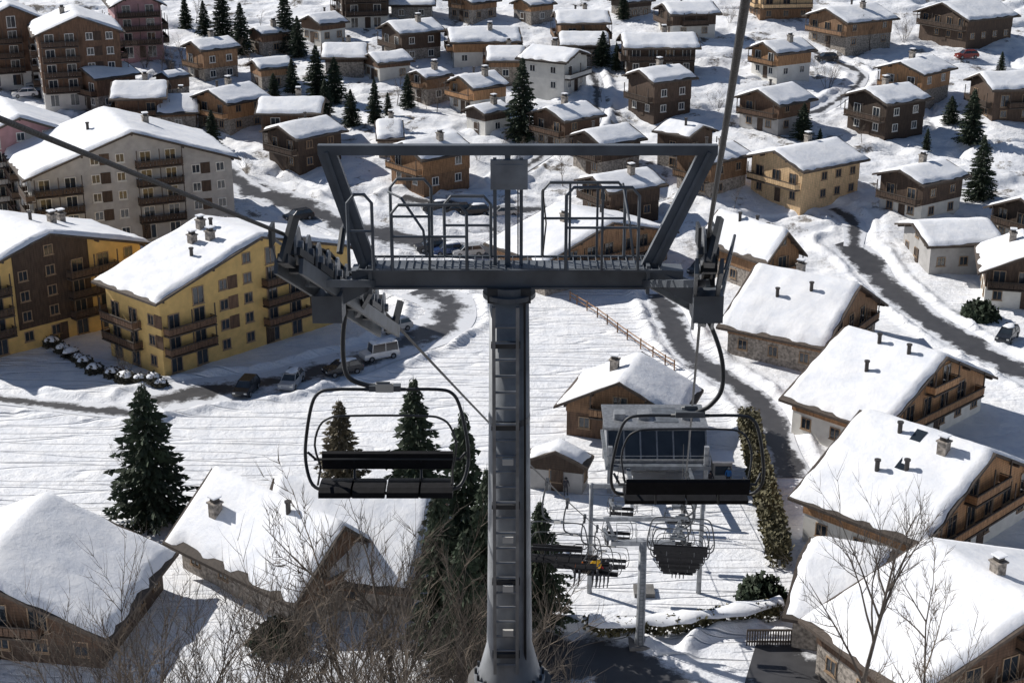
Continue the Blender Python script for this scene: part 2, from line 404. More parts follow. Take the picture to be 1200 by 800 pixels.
def core(p1,d,L,W,H,He,label,catg='house',name='chalet',lower='plaster',upper='wood_brown',sh=2.55,base_h=None,
          balc=True,sideb=False,chim=((.3,.3),),fr='wframe',apt=False,thick=.33,bm=None,pipes=(),sky=(),group=None,oh=1.0,ow=1.1,doors=True,dens=.85,clad=None):
    hseed[0]+=1; sd=hseed[0]; rnd=random.Random(sd*13)
    cx,cy=p1[0]+d.x*L/2,p1[1]+d.y*L/2
    z0=float(hb(cy)); ang=math.atan2(d.y,d.x)
    root=thing(name,label,catg,(cx,cy,z0),ang,group)
    rise=H-He
    oh=min(oh,L*.1); ow=min(ow,W*.1)
    lx=L/2-oh; wy=W/2-ow
    zr=lambda v:H-rise*abs(v)/(W/2)
    T=.26
    if base_h is None: base_h=sh if He>sh+.4 else He*.6
    bh=min(base_h,zr(wy)-T-.3)
    full=(upper is None)
    if full:
        MB().prism([(-wy,-3.5),(wy,-3.5),(wy,zr(wy)-T),(0,H-T),(-wy,zr(wy)-T)],-lx,lx).build('wall',M[lower],root)
    else:
        MB().box((0,0,(bh-3.5)/2),(2*lx,2*wy,bh+3.5)).build('base_wall',M[lower],root)
        MB().prism([(-wy-.07,bh),(wy+.07,bh),(wy+.07,zr(wy+.07)-T),(0,H-T),(-wy-.07,zr(wy+.07)-T)],-lx-.07,lx+.07).build('wall',M[upper],root)
    if clad:
        w0=wy*.42; MB().prism([(-w0,sh+.1),(w0*.9,sh+.1),(w0*.9,zr(w0*.9)-T-.05),(0,H-T-.05),(-w0,zr(w0)-T-.05)],-lx-.05,-lx-.005).build('gable_cladding',M[clad],root)
    b=MB()
    b.prism([(-W/2,He-T),(0,H-T),(W/2,He-T),(W/2,He),(0,H),(-W/2,He)],-L/2,L/2)
    roof=b.build('roof',M['deck'],root)
    link('snow_cover',snow_cover(L,W,H,rise,thick,sd),roof)
    if L>5:
        for v in (-wy,-wy/2,0,wy/2,wy):
            MB().box((-lx-oh/2+.02,v,zr(v)-T-.13),(oh-.1,.2,.2)).build('purlin',M['deck'],roof)
    for (u,v) in chim:
        x,y=u*lx,v*wy; z=zr(y); c=MB()
        c.box((x,y,z+.35),(.8,.8,1.9)); c.box((x,y,z+1.36),(1.0,1.0,.12)); c.box((x,y,z+1.62),(.55,.55,.35),mi=1)
        c.build('chimney',[M['stone'],M['pipe']],roof)
        s=MB(); s.box((x,y,z+1.86),(.8,.8,.12)); s.build('chimney_cap',M['snow'],roof)
    for (u,v) in pipes:
        x,y=u*lx,v*wy; z=zr(y)
        MB().tube([(x,y,z-.3),(x,y,z+1.25)],.2,10).tube([(x,y,z+1.25),(x,y,z+1.4)],.28,10).build('chimney',M['pipe'],roof)
    for (u,v) in sky:
        x,y=u*lx,v*wy; z=zr(y)+thick
        k=-math.atan2(rise,W/2)*(1 if v>0 else -1)
        MB().box((x,y,z),(1.0,1.3,.16),Matrix.Rotation(k,3,'X')).build('skylight',M['glass'],roof)
    toC=Vector((-cx,-cy)).normalized()
    faces=[((-lx,0),-math.pi/2,2*wy,'g'),((lx,0),math.pi/2,2*wy,'g'),((0,wy),math.pi,2*lx,'s'),((0,-wy),0,2*lx,'s')]
    for (fx,fy),rz,fw,kind in faces:
        nl=Vector((math.sin(rz),-math.cos(rz))); nw=Vector((nl.x*d.x-nl.y*d.y,nl.x*d.y+nl.y*d.x))
        if nw.dot(toC)<-.12: continue
        ax=Vector((math.cos(rz),math.sin(rz)))
        off=.07 if not full else 0
        top=lambda u:(zr(u)-T if kind=='g' else zr(wy)-T)
        ns=int((H-1)/sh)+1
        nb=max(1,int(fw/(2.9 if not apt else 3.1)))
        for s in range(ns):
            zf=s*sh+.1
            hasb=balc and s>=1 and (kind=='g' or sideb)
            if hasb and not apt:
                u=fw/2
                while u>1.2 and top(u)-(zf+2.0)<0: u-=.4
                if u>1.3 and top(0)>zf+2.0:
                    bw=2*u-.3 if (kind=='g' or sd%2) else u*1.2
                    if fw>18 and kind=='g' : bw=min(bw,fw*.8)
                    link('balcony',balcony(bw,1.15 if oh>.7 else .9,bm or upper or 'wood_brown','deck'),root,(fx+nl.x*off,fy+nl.y*off,zf),rz)
                else: hasb=False
            for i in range(nb):
                u=-fw/2+(i+.5)*fw/nb
                isd=hasb and not apt
                aptb=apt and balc and s>=0 and (i%4 in(0,1)) and i+1<=nb
                wh=1.0 if (isd or aptb) else .6
                zc=zf+(1.05 if (isd or aptb) else 1.45)
                if top(u)<zc+wh+.25 : continue
                if rnd.random()>dens and not aptb: continue
                o2=off if (s*sh+1.2>bh) else 0
                if clad and kind=='g' and abs(u)<wy*.42 and s>=1: o2=.05
                key='door' if (isd or aptb) else 'win'
                px=(fx+ax.x*u+nl.x*o2,fy+ax.y*u+nl.y*o2,zc)
                wo=link('window',WM[fr,key],root,px,rz); link('pane',WM['g',key],wo)
                if aptb and i%4==0 and s>=1 and top(u+fw/nb)>zf+2.45:
                    bx=u+fw/nb/2
                    link('balcony',balcony(fw/nb*1.85,1.2,bm or 'wood_dark','deck'),root,(fx+ax.x*bx+nl.x*off,fy+ax.y*bx+nl.y*off,zf),rz)
                if apt and not aptb and i%2==0 and s>=1 and bm and not clad:
                    q=MB().box((0,-.02,0),(1.3,.05,1.5)).build('shutter_panel',M[bm],root)
                    q.location=(fx+ax.x*(u+1.3)+nl.x*o2,fy+ax.y*(u+1.3)+nl.y*o2,zc); q.rotation_euler=(0,0,rz)
        if doors and kind=='g':
            dd=MB().box((0,-.03,0),(1.1,.08,2.1)).box((.4,-.09,0),(.06,.06,.2)).build('door',M['wood_dark'],root)
            dd.location=(fx+ax.x*fw*.04+nl.x*.02,fy+ax.y*fw*.04+nl.y*.02,1.1); dd.rotation_euler=(0,0,rz)
    return root
def far(x0,x1,y0,y1,t,label,H=6.4,up='wood_brown',low='plaster',**k):
    w=x1-x0; c=at((x0+x1)/2,y0+(y1-y0)*.42,H-.8); ppm=F/(c.y*C20-c.z*S20); wm=w/ppm*1.13
    rr=random.uniform(-12,12)
    if t=='F': th=R(6+rr*.7); L=wm*.93; W=max(10.5,L*.72)
    else:
        th=R((40 if t=='R' else 138)+rr); L=wm/(abs(math.cos(th))+abs(math.sin(th))*.98)*1.04; W=L*random.uniform(.88,1.08)
    H*=random.uniform(.9,1.12)
    d=Vector((math.cos(th),math.sin(th)))
    p=(c.x-d.x*L/2,c.y-d.y*L/2)
    return core(p,d,L,W,H,H-random.uniform(.31,.4)*W/2,label,upper=up,lower=low,oh=1.0,ow=1.2,thick=random.uniform(.2,.34),**k)
A='apartment_block'
facade((182,357),(424,289),12,'large ochre apartment block with brown balconies and wide snowy gable roof behind the left chair',13,8.7,
      catg='building',name=A,lower='yellow',upper=None,apt=True,bm='wood_brown',sh=2.3,chim=((-.2,.25),(.1,.35),(.5,.15)),pipes=((.3,.1),(-.4,.5)),thick=.42,dens=1)
facade((-65,342),(179,285),13,'ochre apartment block with dark middle cladding at the left edge of the photo',13,9.2,
      catg='building',name=A,lower='yellow',upper=None,apt=True,bm='wood_dark',clad='wood_dark',sh=2.35,chim=((-.1,-.3),(.3,-.5)),pipes=((0,-.1),),thick=.42,dens=1)
facade((28,228),(283,188),18,'big pale apartment building with dark timber balconies and panels above the ochre blocks',15,10,
      catg='building',name=A,lower='grey_plaster',upper=None,apt=True,bm='wood_dark',sh=2.5,fr='wframe_w',chim=((.1,-.3),),pipes=((0,.3),),thick=.42,dens=1)
facade((-60,192),(112,166),16,'dull red apartment building with snow roof at the left edge behind the big pale block',14,10,
      catg='building',name=A,lower='pink',upper=None,apt=True,bm='grey_plaster',sh=2.4,fr='wframe_w',chim=((0,.3),),dens=1)
house((1010,334),(917,317),'brown stone-based chalet with lean-to, upper one of the three large chalets on the right',E=(945,405),H=8.2,He=3.4,upper='wood_mid',lower='stone',chim=((.2,-.1),),pipes=((-.3,.3),(.3,.5)),Lmin=13,thick=.36)
house((1112,418),(1010,389),'large timber chalet with white base, middle one of the three stepping down on the right',E=(1020,503),H=8.6,He=3.7,upper='wood_honey',lower='plaster',pipes=((.2,.12),(0,.5),(-.5,.15)),chim=(),Lmin=12,thick=.36)
house((1168,531),(1040,490),'large timber chalet whose roof has a skylight, lowest of the three on the right',E=(1075,640),H=9,He=4,upper='wood_honey',lower='plaster',pipes=((.3,.15),(.2,.6),(-.2,.5)),chim=((-.5,.2),),sky=((0,.12),(-.1,.45)),Lmin=13,thick=.36)
house((1225,718),(1098,641),'nearest snowy roof with a stone chimney in the bottom right corner',E=(1035,800),H=8,He=4.2,upper='wood_brown',lower='stone',chim=((-.1,-.1),),thick=.45,Lmin=12)
house((1040,668),(935,652),'low snow covered lean-to roof at the left of the bottom right chalet',E=(985,735),H=4.6,He=3,upper='wood_brown',lower='stone',chim=(),balc=False,thick=.4)
house((925,272),(893,262),'broad timber chalet with gable towards the lift beside the upper road',E=(1005,318),H=8,He=4.4,upper='wood_honey',lower='stone',chim=(),pipes=((0,-.3),(.3,.2),(-.2,-.6)),Lmin=13)
house((720,263),(680,248),'wide snowy chalet behind the pylon platform handrails',E=(610,303),H=7.5,He=4.2,upper='wood_mid',lower='stone',chim=((0,.3),),pipes=((0,-.3),),Lmin=12)
far(880,1010,160,203,'R','pale larch chalet with long sunlit balconies on the upper right',H=7.2,up='wood_light',low='wood_light',bm='wood_light')
far(1030,1132,184,222,'R','dark timber chalet beside the tall spruce on the right',H=7,up='wood_dark')
house((1068,262),(1163,257),'low garage building with pale walls and wide doors on the right',E=(1165,291),H=5.5,He=3.9,upper=None,lower='grey_plaster',chim=(),balc=False,name='garage')
house((725,448),(742,425),'timber chalet with deep snowy roof just above the lift station',E=(812,478),H=6.5,He=3.2,upper='wood_mid',lower='wood_brown',chim=((0,.3),),Lmin=9)
house((650,529),(659,514),'small grey and timber ticket hut left of the lift station',E=(687,549),H=4.0,He=2.7,upper='wood_dark',lower='grey_plaster',base_h=2.0,chim=(),balc=False,name='ticket_hut',catg='hut',oh=.5,ow=.5)
house((-40,676),(60,578),'bottom left chalet with a big smooth snowy roof',E=(112,772),H=7.2,He=2.9,upper='wood_brown',lower='wood_dark',chim=(),thick=.45)
house((405,616),(248,548),'snowy chalet roof with a stone chimney below the left chair',E=(345,712),H=7.2,He=2.5,upper='wood_brown',lower='stone',chim=((.62,.62),),pipes=((-.35,.2),),thick=.4)
house((320,560),(514,576),'snowy side wing of the chalet below the left chair, behind the bare bushes',E=(450,690),H=7.1,He=2.7,upper='wood_brown',lower='stone',chim=(),thick=.4,balc=False)
house((1205,300),(1200,280),'snow roofed chalet cut by the right edge of the photo below the garage',W=11,H=7,upper='wood_dark',Lmin=12)
house((1195,235),(1230,225),'dark chalet cut by the right edge of the photo above the garage',W=12,H=7,upper='wood_dark',Lmin=12)
FH=[
(525,607,26,45,'F','chalet with tan walls and bright slab roof above the centre of the village','wood_honey','plaster'),
(526,593,78,100,'R','timber chalet with pale base right of a smaller brown one','wood_honey','plaster'),
(478,528,80,99,'R','small brown chalet left of the timber chalet with the pale base','wood_mid','stone'),
(544,600,111,142,'R','dark chalet immediately left of the tall village spruce','wood_dark','plaster'),
(625,703,117,141,'R','brown chalet immediately right of the tall village spruce','wood_brown','stone'),
(670,752,143,169,'R','dark chalet just above the right end of the pylon top beam','wood_dark','stone'),
(735,812,80,103,'R','dark chalet with stacked balconies above the snowy knoll','wood_dark','wood_dark'),
(728,815,32,60,'F','wide dark chalet with a large slab roof left of the right rope','wood_dark','wood_dark'),
(610,690,53,78,'L','pale green walled house with snowy roof in the village centre','plaster','plaster'),
(650,712,10,34,'F','brown chalet near the top edge, second row, left of the wide dark chalet','wood_mid','stone'),
(600,650,-8,11,'R','orange brown chalet cut by the top edge right of centre','wood_honey','stone'),
(655,712,36,51,'F','low snow covered shed between the brown and pale green houses','wood_dark','stone'),
(525,582,-10,8,'R','chalet cut by the top edge left of the orange brown one','wood_mid','stone'),
(455,510,-12,4,'F','dark chalet at the top edge left of centre','wood_dark','stone'),
(445,518,20,45,'R','dark chalet with a light roof, second from top left of centre','wood_dark','stone'),
(352,405,14,31,'R','small brown house right of the top conifers','wood_brown','plaster'),
(378,430,48,68,'F','white roofed shed between conifers on the upper left','wood_dark','stone'),
(425,482,55,75,'R','long low brown house right of the conifer group','wood_brown','plaster'),
(290,345,65,85,'R','brown house behind the bare trees on the upper left','wood_mid','stone'),
(230,310,97,120,'R','reddish brown house with long roof on the upper left','wood_honey','stone'),
(185,232,110,128,'F','small reddish house left of the long roofed one','wood_mid','stone'),
(305,380,111,135,'F','snow roofed house just above the darker chalet on the left','wood_brown','stone'),
(310,402,135,163,'R','dark chalet beside the end of the pylon top beam','wood_dark','wood_dark'),
(133,196,95,117,'F','snowy house below the one with a broad roof on the far left','wood_brown','plaster'),
(85,160,72,97,'R','brown house with a large roof below the top left apartments','wood_brown','stone'),
(215,280,42,67,'R','house half hidden by conifers on the upper left','wood_mid','stone'),
(775,836,-5,17,'F','chalet cut by the top edge left of the right rope','wood_dark','plaster'),
(880,950,-22,-4,'F','light timber chalet cut by the top edge right of the rope','wood_light','wood_mid'),
(950,1045,4,29,'R','brown chalet near the top with a broad roof right of the rope','wood_mid','stone'),
(1085,1182,-3,22,'R','tall dark balconied chalet at the top right','wood_dark','wood_dark'),
(880,953,41,60,'R','chalet with tan balconies right of the rope, second row','wood_honey','plaster'),
(1030,1117,64,90,'R','brown chalet below the tall balconied one on the right','wood_honey','stone'),
(868,950,95,122,'R','dark chalet with a grey base right of the rope, third row','wood_brown','grey_plaster'),
(995,1085,98,126,'R','dark chalet with three balconies, third row on the right','wood_dark','wood_dark'),
(1145,1235,84,110,'F','dark long chalet at the right edge of the photo','wood_dark','wood_dark'),
(790,880,165,192,'R','brown chalet partly behind the right arm of the pylon frame','wood_mid','stone'),
(770,836,142,163,'L','small dark chalet above the right arm of the pylon frame','wood_dark','stone'),
(680,776,190,221,'R','dark chalet seen through the pylon frame on its right side','wood_dark','wood_dark'),
(455,552,153,189,'R','timber chalet seen through the pylon frame on its left side','wood_honey','wood_mid'),
(440,472,140,153,'F','tiny snow roofed shed above the pylon top beam','wood_brown','stone'),
(182,222,82,98,'R','small brown house among bare trees above the long roofed one','wood_brown','stone'),
(290,340,28,44,'R','small brown house behind the tallest top edge spruce','wood_brown','stone'),
(715,765,-12,6,'R','dark chalet cut by the top edge above the wide dark chalet','wood_dark','stone'),
(570,615,56,70,'F','low brown shed above the timber chalet with the pale base','wood_mid','stone'),
]
for x0,x1,y0,y1,t,lab,up,low in FH:
    rnd=random.random()
    far(x0,x1,y0,y1,t,lab,up=up,low=low,H=6.9 if (x1-x0)>60 else 5.2,chim=((.2,.35*random.choice((-1,1))),) if rnd<.7 else (),pipes=((random.uniform(-.5,.5),.4),) if rnd>.5 else (),sideb=(t=='F'),fr='wframe_w' if rnd<.3 else 'wframe')
for (r1,r2,H,He,L,lab,lo,up) in [
 ((38,52),(148,42),15,12,15,'tall apartment building with rows of balconies, second from the top left corner','plaster','wood_brown'),
 ((-30,38),(58,28),14,11,14,'apartment building in the top left corner','plaster','wood_brown'),
 ((128,16),(196,10),12,9.5,14,'narrow dull red apartment building right of the tall balconied one','pink',None),
 ((395,-8),(462,-12),10,8,12,'dark building cut by the top edge above the conifers','plaster','wood_dark')]:
    facade(r1,r2,L,lab,H,He,catg='building',name=A,lower=lo,upper=up,apt=True,bm='wood_dark',sh=2.5,fr='wframe_w',chim=((0,.3),))
# ---------------------------------------------------------------- trees
def spruce_meshes(H,Rr,seed,dens=1.0):
    rd=random.Random(seed); b=MB()
    z=.06*H
    while z<H*.985:
        t=z/H; rr=Rr*(1-t)**.8*(1.0 if t>.12 else .75)*rd.uniform(.85,1.1)
        nb=max(4,int((7+3*(1-t))*dens))
        a0=rd.random()*6.28
        for k in range(nb):
            a=a0+6.283*k/nb+rd.uniform(-.3,.3); L=rr*rd.uniform(.5,1.22)+.12
            dx,dy=math.cos(a),math.sin(a); sx,sy=-dy,dx
            seg=max(3,int(L/.34)); zz=z+rd.uniform(-.15,.15)
            up=.25-.55*(1-t)
            for j in range(seg):
                f=(j+.35)/seg; r=L*f
                zc=zz+up*r*.35-.16*r*f+ .12*f*f*L
                w=(.26+.22*L*(1-f)*.6)*rd.uniform(.6,1.2); ln=L/seg*1.5
                for s in(-1,1):
                    p=(dx*r,dy*r,zc); q=(dx*(r+ln)+sx*w*s*.55,dy*(r+ln)+sy*w*s*.55,zc-.13-rd.random()*.22); m=(dx*(r+ln*.3)+sx*w*s,dy*(r+ln*.3)+sy*w*s,zc-.2-rd.random()*.28)
                    b.add([p,q,m],[(0,1,2)])
            e=L*1.05; b.add([(dx*L*.8-sx*.12,dy*L*.8-sy*.12,zz+up*L*.3-.14*L),(dx*L*.8+sx*.12,dy*L*.8+sy*.12,zz+up*L*.3-.14*L),(dx*e,dy*e,zz+up*L*.3-.1*L)],[(0,1,2)])
        z+=(.30+.12*(1-t))/dens**.5
    b.add([(-.08,0,H*.93),(.08,0,H*.93),(0,0,H*1.03)],[(0,1,2)])
    tr=MB().tube([(0,0,-1.5),(0,0,H*.5),(0,0,H*.97)],[.02*H+.05,.012*H+.03,.02],7)
    return b,tr
SPR={}
for i,(H,Rr,sd,m) in enumerate([(12,2.9,1,'spruce'),(12,2.4,2,'spruce'),(12,3.4,3,'spruce'),(12,2.7,4,'spruce2')]):
    b,t=spruce_meshes(H,Rr,sd,1.15); SPR[i]=(b.mesh('crown',M[m]),t.mesh('trunk',M['bark']))
def conifer(px,yt,yb,kind,label,wd=1.0,group=None,D=None):
    if D is None: g=onp(px,yb)
    else:
        g=P(px,400,D); g.z=gz(g.x,g.y)
    top=P(px,yt,g.y).z; h=max(2,top-g.z); s=h/12
    r=thing('spruce_tree',label,'tree',g,random.random()*6,group); r.scale=(s*wd,s*wd,s)
    link('trunk',SPR[kind][1],r); link('crown',SPR[kind][0],r)
    return r
for a in [
 (180,448,612,2,'broad dark spruce standing alone left of the left chair',1.15),
 (402,468,590,3,'brownish conifer seen through the left chair frame',1.2),
 (488,442,600,1,'slim dark spruce behind the right side of the left chair',1.2),
 (546,478,735,0,'tall dark spruce directly left of the pylon column',.74),
 (516,560,770,0,'narrow spruce left of the pylon column behind the bare bushes',.8),
 (572,545,765,2,'dark spruce whose crown touches the left side of the pylon column',.7),
 (545,620,800,2,'low dark spruce at the bottom just left of the pylon foot',.8),
 (632,585,735,2,'dark spruce directly right of the pylon column',.95),
 (612,66,166,0,'tall slim spruce in the middle of the village',.95),
 (336,-12,62,0,'tall spruce at the top of the photo, second of the upper left group',1.0),
 (262,-15,52,2,'dark spruce at the top edge, leftmost of the upper left group',1.0),
 (284,2,66,0,'spruce beside the leftmost top edge spruce',1.0),
 (372,52,118,1,'slim spruce left of the white roofed shed',1.3),
 (393,66,122,2,'spruce directly below the white roofed shed',1.1),
 (440,92,150,1,'young spruce left of the dark chalet roof near the pylon beam',1.1),
 (343,68,112,0,'spruce right of the brown house on the upper left',1.1),
 (412,104,150,2,'low bushy spruce above the tiny shed',1.1),
 (250,128,180,1,'young spruce above the big pale apartment building',1.2),
 (706,36,80,2,'dark conifer left of the wide dark chalet',1.2),
 (722,50,84,1,'smaller conifer beside the wide dark chalet',1.2),
 (940,120,166,2,'bushy conifer right of the grey based dark chalet',1.2),
 (1136,104,172,0,'tall spruce at the right, upper one of the pair',1.2),
 (1146,158,240,2,'tall spruce at the right, lower one of the pair',1.0),
 (1113,112,148,2,'round conifer left of the tall pair on the right',1.4),
 (1172,60,90,1,'small conifer near the right edge at the top',1.2),
 (478,86,130,2,'conifer left of the small brown chalet',1.0),
 (218,-5,36,1,'slim spruce at the top edge right of the dull red building',1.2),
 (455,108,140,1,'small slim spruce beside the tiny shed',1.2),
 (163,112,150,2,'dark conifer by the street on the far left',1.2),
 (322,85,128,2,'dark conifer in front of the brown house on the upper left',1.1),
 (730,-10,28,0,'spruce at the top edge near the right rope',1.2),
 (960,150,172,1,'small young conifer above the pale larch chalet',1.2),
 (1085,150,180,1,'young conifer above the dark chalet beside the spruce',1.2),
 (240,0,44,0,'spruce at the top edge left of the upper left group',1.1),
 (350,18,70,2,'bushy spruce just right of the tall top edge spruce',1.0),
 (382,92,140,0,'spruce above the dark chalet by the end of the top beam',1.1),
]: conifer(*a)
def bare(H,seed,stems=1,spread=.5,levels=3,kids=7,r0=.1,mi=M['twig'],rmin=.009):
    rd=random.Random(seed); tb=MB(); bb=MB()
    def br(p,d,L,r,lv):
        n=4; pts=[p]; 
        for i in range(n):
            d=(d+Vector((rd.uniform(-.16,.16),rd.uniform(-.16,.16),rd.uniform(-.02,.12)))).normalized(); p=p+d*(L/n); pts.append(p)
        (tb if lv==0 else bb).tube(pts,[r*(1-.2*i) if lv<levels else r*(1-.22*i) for i in range(n+1)],6 if lv==0 else 3,cap=False)
        if lv>=levels: return
        k=kids if lv else kids+3
        for j in range(k):
            f=rd.uniform(.22 if lv==0 else .15,1); i=min(n-1,int(f*n)); q=pts[i].lerp(pts[i+1],f*n-i)
            a=rd.random()*6.283; pr=d.orthogonal().normalized(); pr=Matrix.Rotation(a,3,d)@pr
            nd=(d*rd.uniform(.5,1.1)+pr*rd.uniform(.5,1.0)+Vector((0,0,.25))).normalized()
            br(q,nd,L*rd.uniform(.28,.5)*(1.15-.5*f if lv==0 else 1),max(rmin,r*.42*(1.15-f*.5)),lv+1)
    for s in range(stems):
        a=rd.random()*6.28; d=Vector((math.cos(a)*spread,math.sin(a)*spread,1)).normalized() if stems>1 else Vector((0,0,1))
        br(Vector((math.cos(a)*.15*(stems>1),math.sin(a)*.15*(stems>1),-.4)),d,H*rd.uniform(.7,1),r0,0)
    return tb.mesh('trunk',M['bark'] if mi!=M['twig2'] else M['twig2']),bb.mesh('branches',mi)
BT=[bare(9,11,1,0,3,8,.11,M['twig2'],.006),bare(5.5,12,6,.42,2,11,.035,M['twig'],.006),bare(5,13,7,.6,2,11,.03,M['twig2'],.006),bare(6,14,1,0,3,8,.08,M['twig'],.007),bare(3,15,7,.7,2,9,.022,M['twig'],.006)]
def baretree(px,yt,yb,kind,label,D=None,group=None,name='bare_tree',wd=1):
    H0=[9,5.5,5,6,3][kind]
    if D is None: g=onp(px,yb)
    else: g=P(px,400,D); g.z=gz(g.x,g.y)
    h=max(1,P(px,yt,g.y).z-g.z); s=h/H0
    r=thing(name,label,'tree' if kind in(0,3) else 'bush',g,random.random()*6,group); r.scale=(s*wd,s*wd,s)
    link('trunk',BT[kind][0],r); link('branches',BT[kind][1],r); return r
for a in [
 (1012,548,0,0,'tall bare tree with fine dark branches in front of the bottom right roofs',60),
 (1160,690,0,3,'bare tree at the bottom right corner in front of the snowy roof',62),
 (430,610,0,3,'bare thin tree rising before the snowy wing below the left chair',70),
 (485,580,0,0,'tall bare tree between the snowy wing and the dark spruces',72),
 (140,525,0,3,'bare tree left of the broad dark spruce',121),
]: baretree(a[0],a[1],a[2],a[3],a[4],D=a[5],wd=.8)
bl=[(110,660,1,60),(165,650,2,62),(215,700,1,58),(275,745,4,60),(60,745,4,56),(395,665,1,60),(445,640,2,62),(485,645,1,64),(520,690,2,60),(355,725,4,58),(460,710,1,50),(150,740,2,50),(535,720,4,62),(1085,750,4,62),(1130,765,2,60),(1185,745,1,58),(95,710,2,54),(415,680,1,66),(500,660,1,66),(185,710,2,66),
(425,720,2,56),(480,700,2,58),(385,720,2,62),(505,720,2,56),(445,675,1,68),(130,700,1,58)]
words=['first','second','third','fourth','fifth','sixth','seventh','eighth','ninth','tenth','eleventh','twelfth','thirteenth','fourteenth','fifteenth','sixteenth','seventeenth','eighteenth','nineteenth','twentieth']
words+=['twenty-'+w for w in words[:9]]
for i,(px,yt,k,D) in enumerate(sorted(bl)):
    baretree(px,yt,0,k,'bare brown bush on the slope at the bottom, %s from the left'%words[i],D=D,group='bare bushes along the bottom of the photo',name='bare_bush',wd=.9)
vb=[(300,100),(260,92),(200,95),(180,70),(410,150),(500,130),(480,60),(590,185),(560,195),(660,215),(840,130),(860,250),(1010,170),(1060,45),(985,130),(1120,245),(1020,60),(150,440),(140,428),(95,370),(290,205),(340,205),(780,120),(640,100),(705,120),(230,30),(305,40),(450,185),(215,85),(190,88),(250,85),(275,88),(170,80),(465,125),(490,128),(512,135),(600,200),(855,30),(1070,140),(970,100),(660,95),(1140,290)]
for i,(px,yb) in enumerate(vb):
    baretree(px,yb-random.choice((26,32,40)),yb,random.choice((1,3,3)),'small bare tree between village houses, one of many',group='small bare trees in the village')
def shrubmesh(R0,n,seed,snow=False):
    rd=random.Random(seed); b=MB()
    for i in range(n):
        v=Vector((rd.gauss(0,1),rd.gauss(0,1),rd.gauss(0,1))).normalized()*R0*rd.uniform(.6,1.05)*(1+.2*math.sin(i)); v.z=abs(v.z)*.95
        t=Vector((rd.uniform(-1,1),rd.uniform(-1,1),rd.uniform(-1,1))).normalized()*.22; u=t.orthogonal().normalized()*.12
        b.add([v-t,v+u,v+t,v-u],[(0,1,2,3)])
    return b
SH=shrubmesh(1.2,1500,3).mesh('foliage',M['spruce']); SHT=MB().tube([(0,0,-.5),(0,0,.9)],[.1,.05],6).mesh('trunk',M['bark'])
for px,yb,s,l in [(1148,372,1.7,'round evergreen shrub beside the road on the right'),(893,702,1.5,'dark evergreen shrub at the lower end of the tall hedge'),(326,757,1.6,'dark evergreen shrub at the bottom among the bare bushes')]:
    r=thing('evergreen_shrub',l,'shrub',onp(px,yb),random.random()*6); r.scale=(s,s,s); link('trunk',SHT,r); link('foliage',SH,r)
sc=shrubmesh(.75,420,9); SS=sc.mesh('foliage',M['scrub'])
def lump(rx,rz,seed,base=0):
    nu,nv=12,6; vs=[];fs=[]
    for j in range(nv+1):
        ph=math.pi/2*j/nv
        for i in range(nu):
            th=6.2832*i/nu; k=1+.15*math.sin(3*th+seed)+.1*math.sin(5*th+seed*2)
            vs.append((rx*k*math.cos(ph)*math.cos(th),rx*k*math.cos(ph)*math.sin(th),base+rz*math.sin(ph)))
    for j in range(nv):
        for i in range(nu): fs.append((j*nu+i,j*nu+(i+1)%nu,(j+1)*nu+(i+1)%nu,(j+1)*nu+i))
    return MB().add(vs,fs)
SL=lump(.62,.38,1,.48).mesh('snow_cap',M['snow'],smooth=True)
path=cat([at(*p) for p in [(55,398),(75,412),(100,428),(130,441),(165,450),(190,452)]],1.7)
for p in path[:24]:
    r=thing('snow_capped_shrub','low shrub with a cap of snow in the curved row by the ochre block','shrub',(p.x+random.uniform(-.3,.3),p.y+random.uniform(-.3,.3),gz(p.x,p.y)),random.random()*6,'snow capped shrubs in a curved row'); s=random.uniform(.95,1.4); r.scale=(s,s,s)
    link('foliage',SS,r); link('snow_cap',SL,r)
def hedge(pxs,h,w,label,snowcap=True,m='hedge',capw=.55):
    pts=cat([at(*p) for p in pxs],1.0); o=pts[0].copy(); o.z=float(hb(o.y)); root=thing('hedge',label,'hedge',o)
    b=MB(); s=MB()
    for i,p in enumerate(pts[:-1]):
        q=pts[i+1]
        for k in range(int(190*h*w/2)):
            v=p.lerp(q,random.random()); z=random.random()**.7*h*1.08
            a=random.uniform(-1,1)
            v=Vector((v.x+a*w/2+random.uniform(-.1,.1),v.y+random.uniform(-w/2,w/2),float(hb(v.y))+z))
            t=Vector((random.uniform(-1,1),random.uniform(-1,1),random.uniform(-1,1))).normalized()*.2;u=t.orthogonal().normalized()*.13
            b.add([v-t,v+u,v+t,v-u],[(0,1,2,3)])
    b.build('foliage',M[m],root,o)
    if snowcap:
        for i,p in enumerate(pts):
            d=(pts[min(i+1,len(pts)-1)]-pts[max(i-1,0)]);d.z=0;d.normalize();n=Vector((d.y,-d.x,0)); z=float(hb(p.y))+h
            for k in range(7):
                t=k/6*math.pi; ww=w*capw*(1+.3*math.sin(i*1.3)+.2*math.sin(i*2.9)); s.v.append(tuple(Vector((p.x,p.y,z-.1))+n*(math.cos(t)*ww+.15*math.sin(i*.8))+Vector((0,0,math.sin(t)*(.32+.14*math.sin(i*1.9))))))
            if i:
                for k in range(6): a=(i-1)*7+k; s.f.append((a,a+1,a+8,a+7)); s.m.append(0)
        s.build('snow_cap',M['snow'],root,o,smooth=True)
    return root
hedge([(876,505),(884,545),(895,590),(905,630),(912,662)],2.2,1.9,'tall brown green hedge running down the right of the lift line',snowcap=False)
hedge([(690,742),(740,745),(790,742),(850,732),(915,722)],1.3,1.1,'low snow capped hedge crossing below the lift pylons',capw=.7)
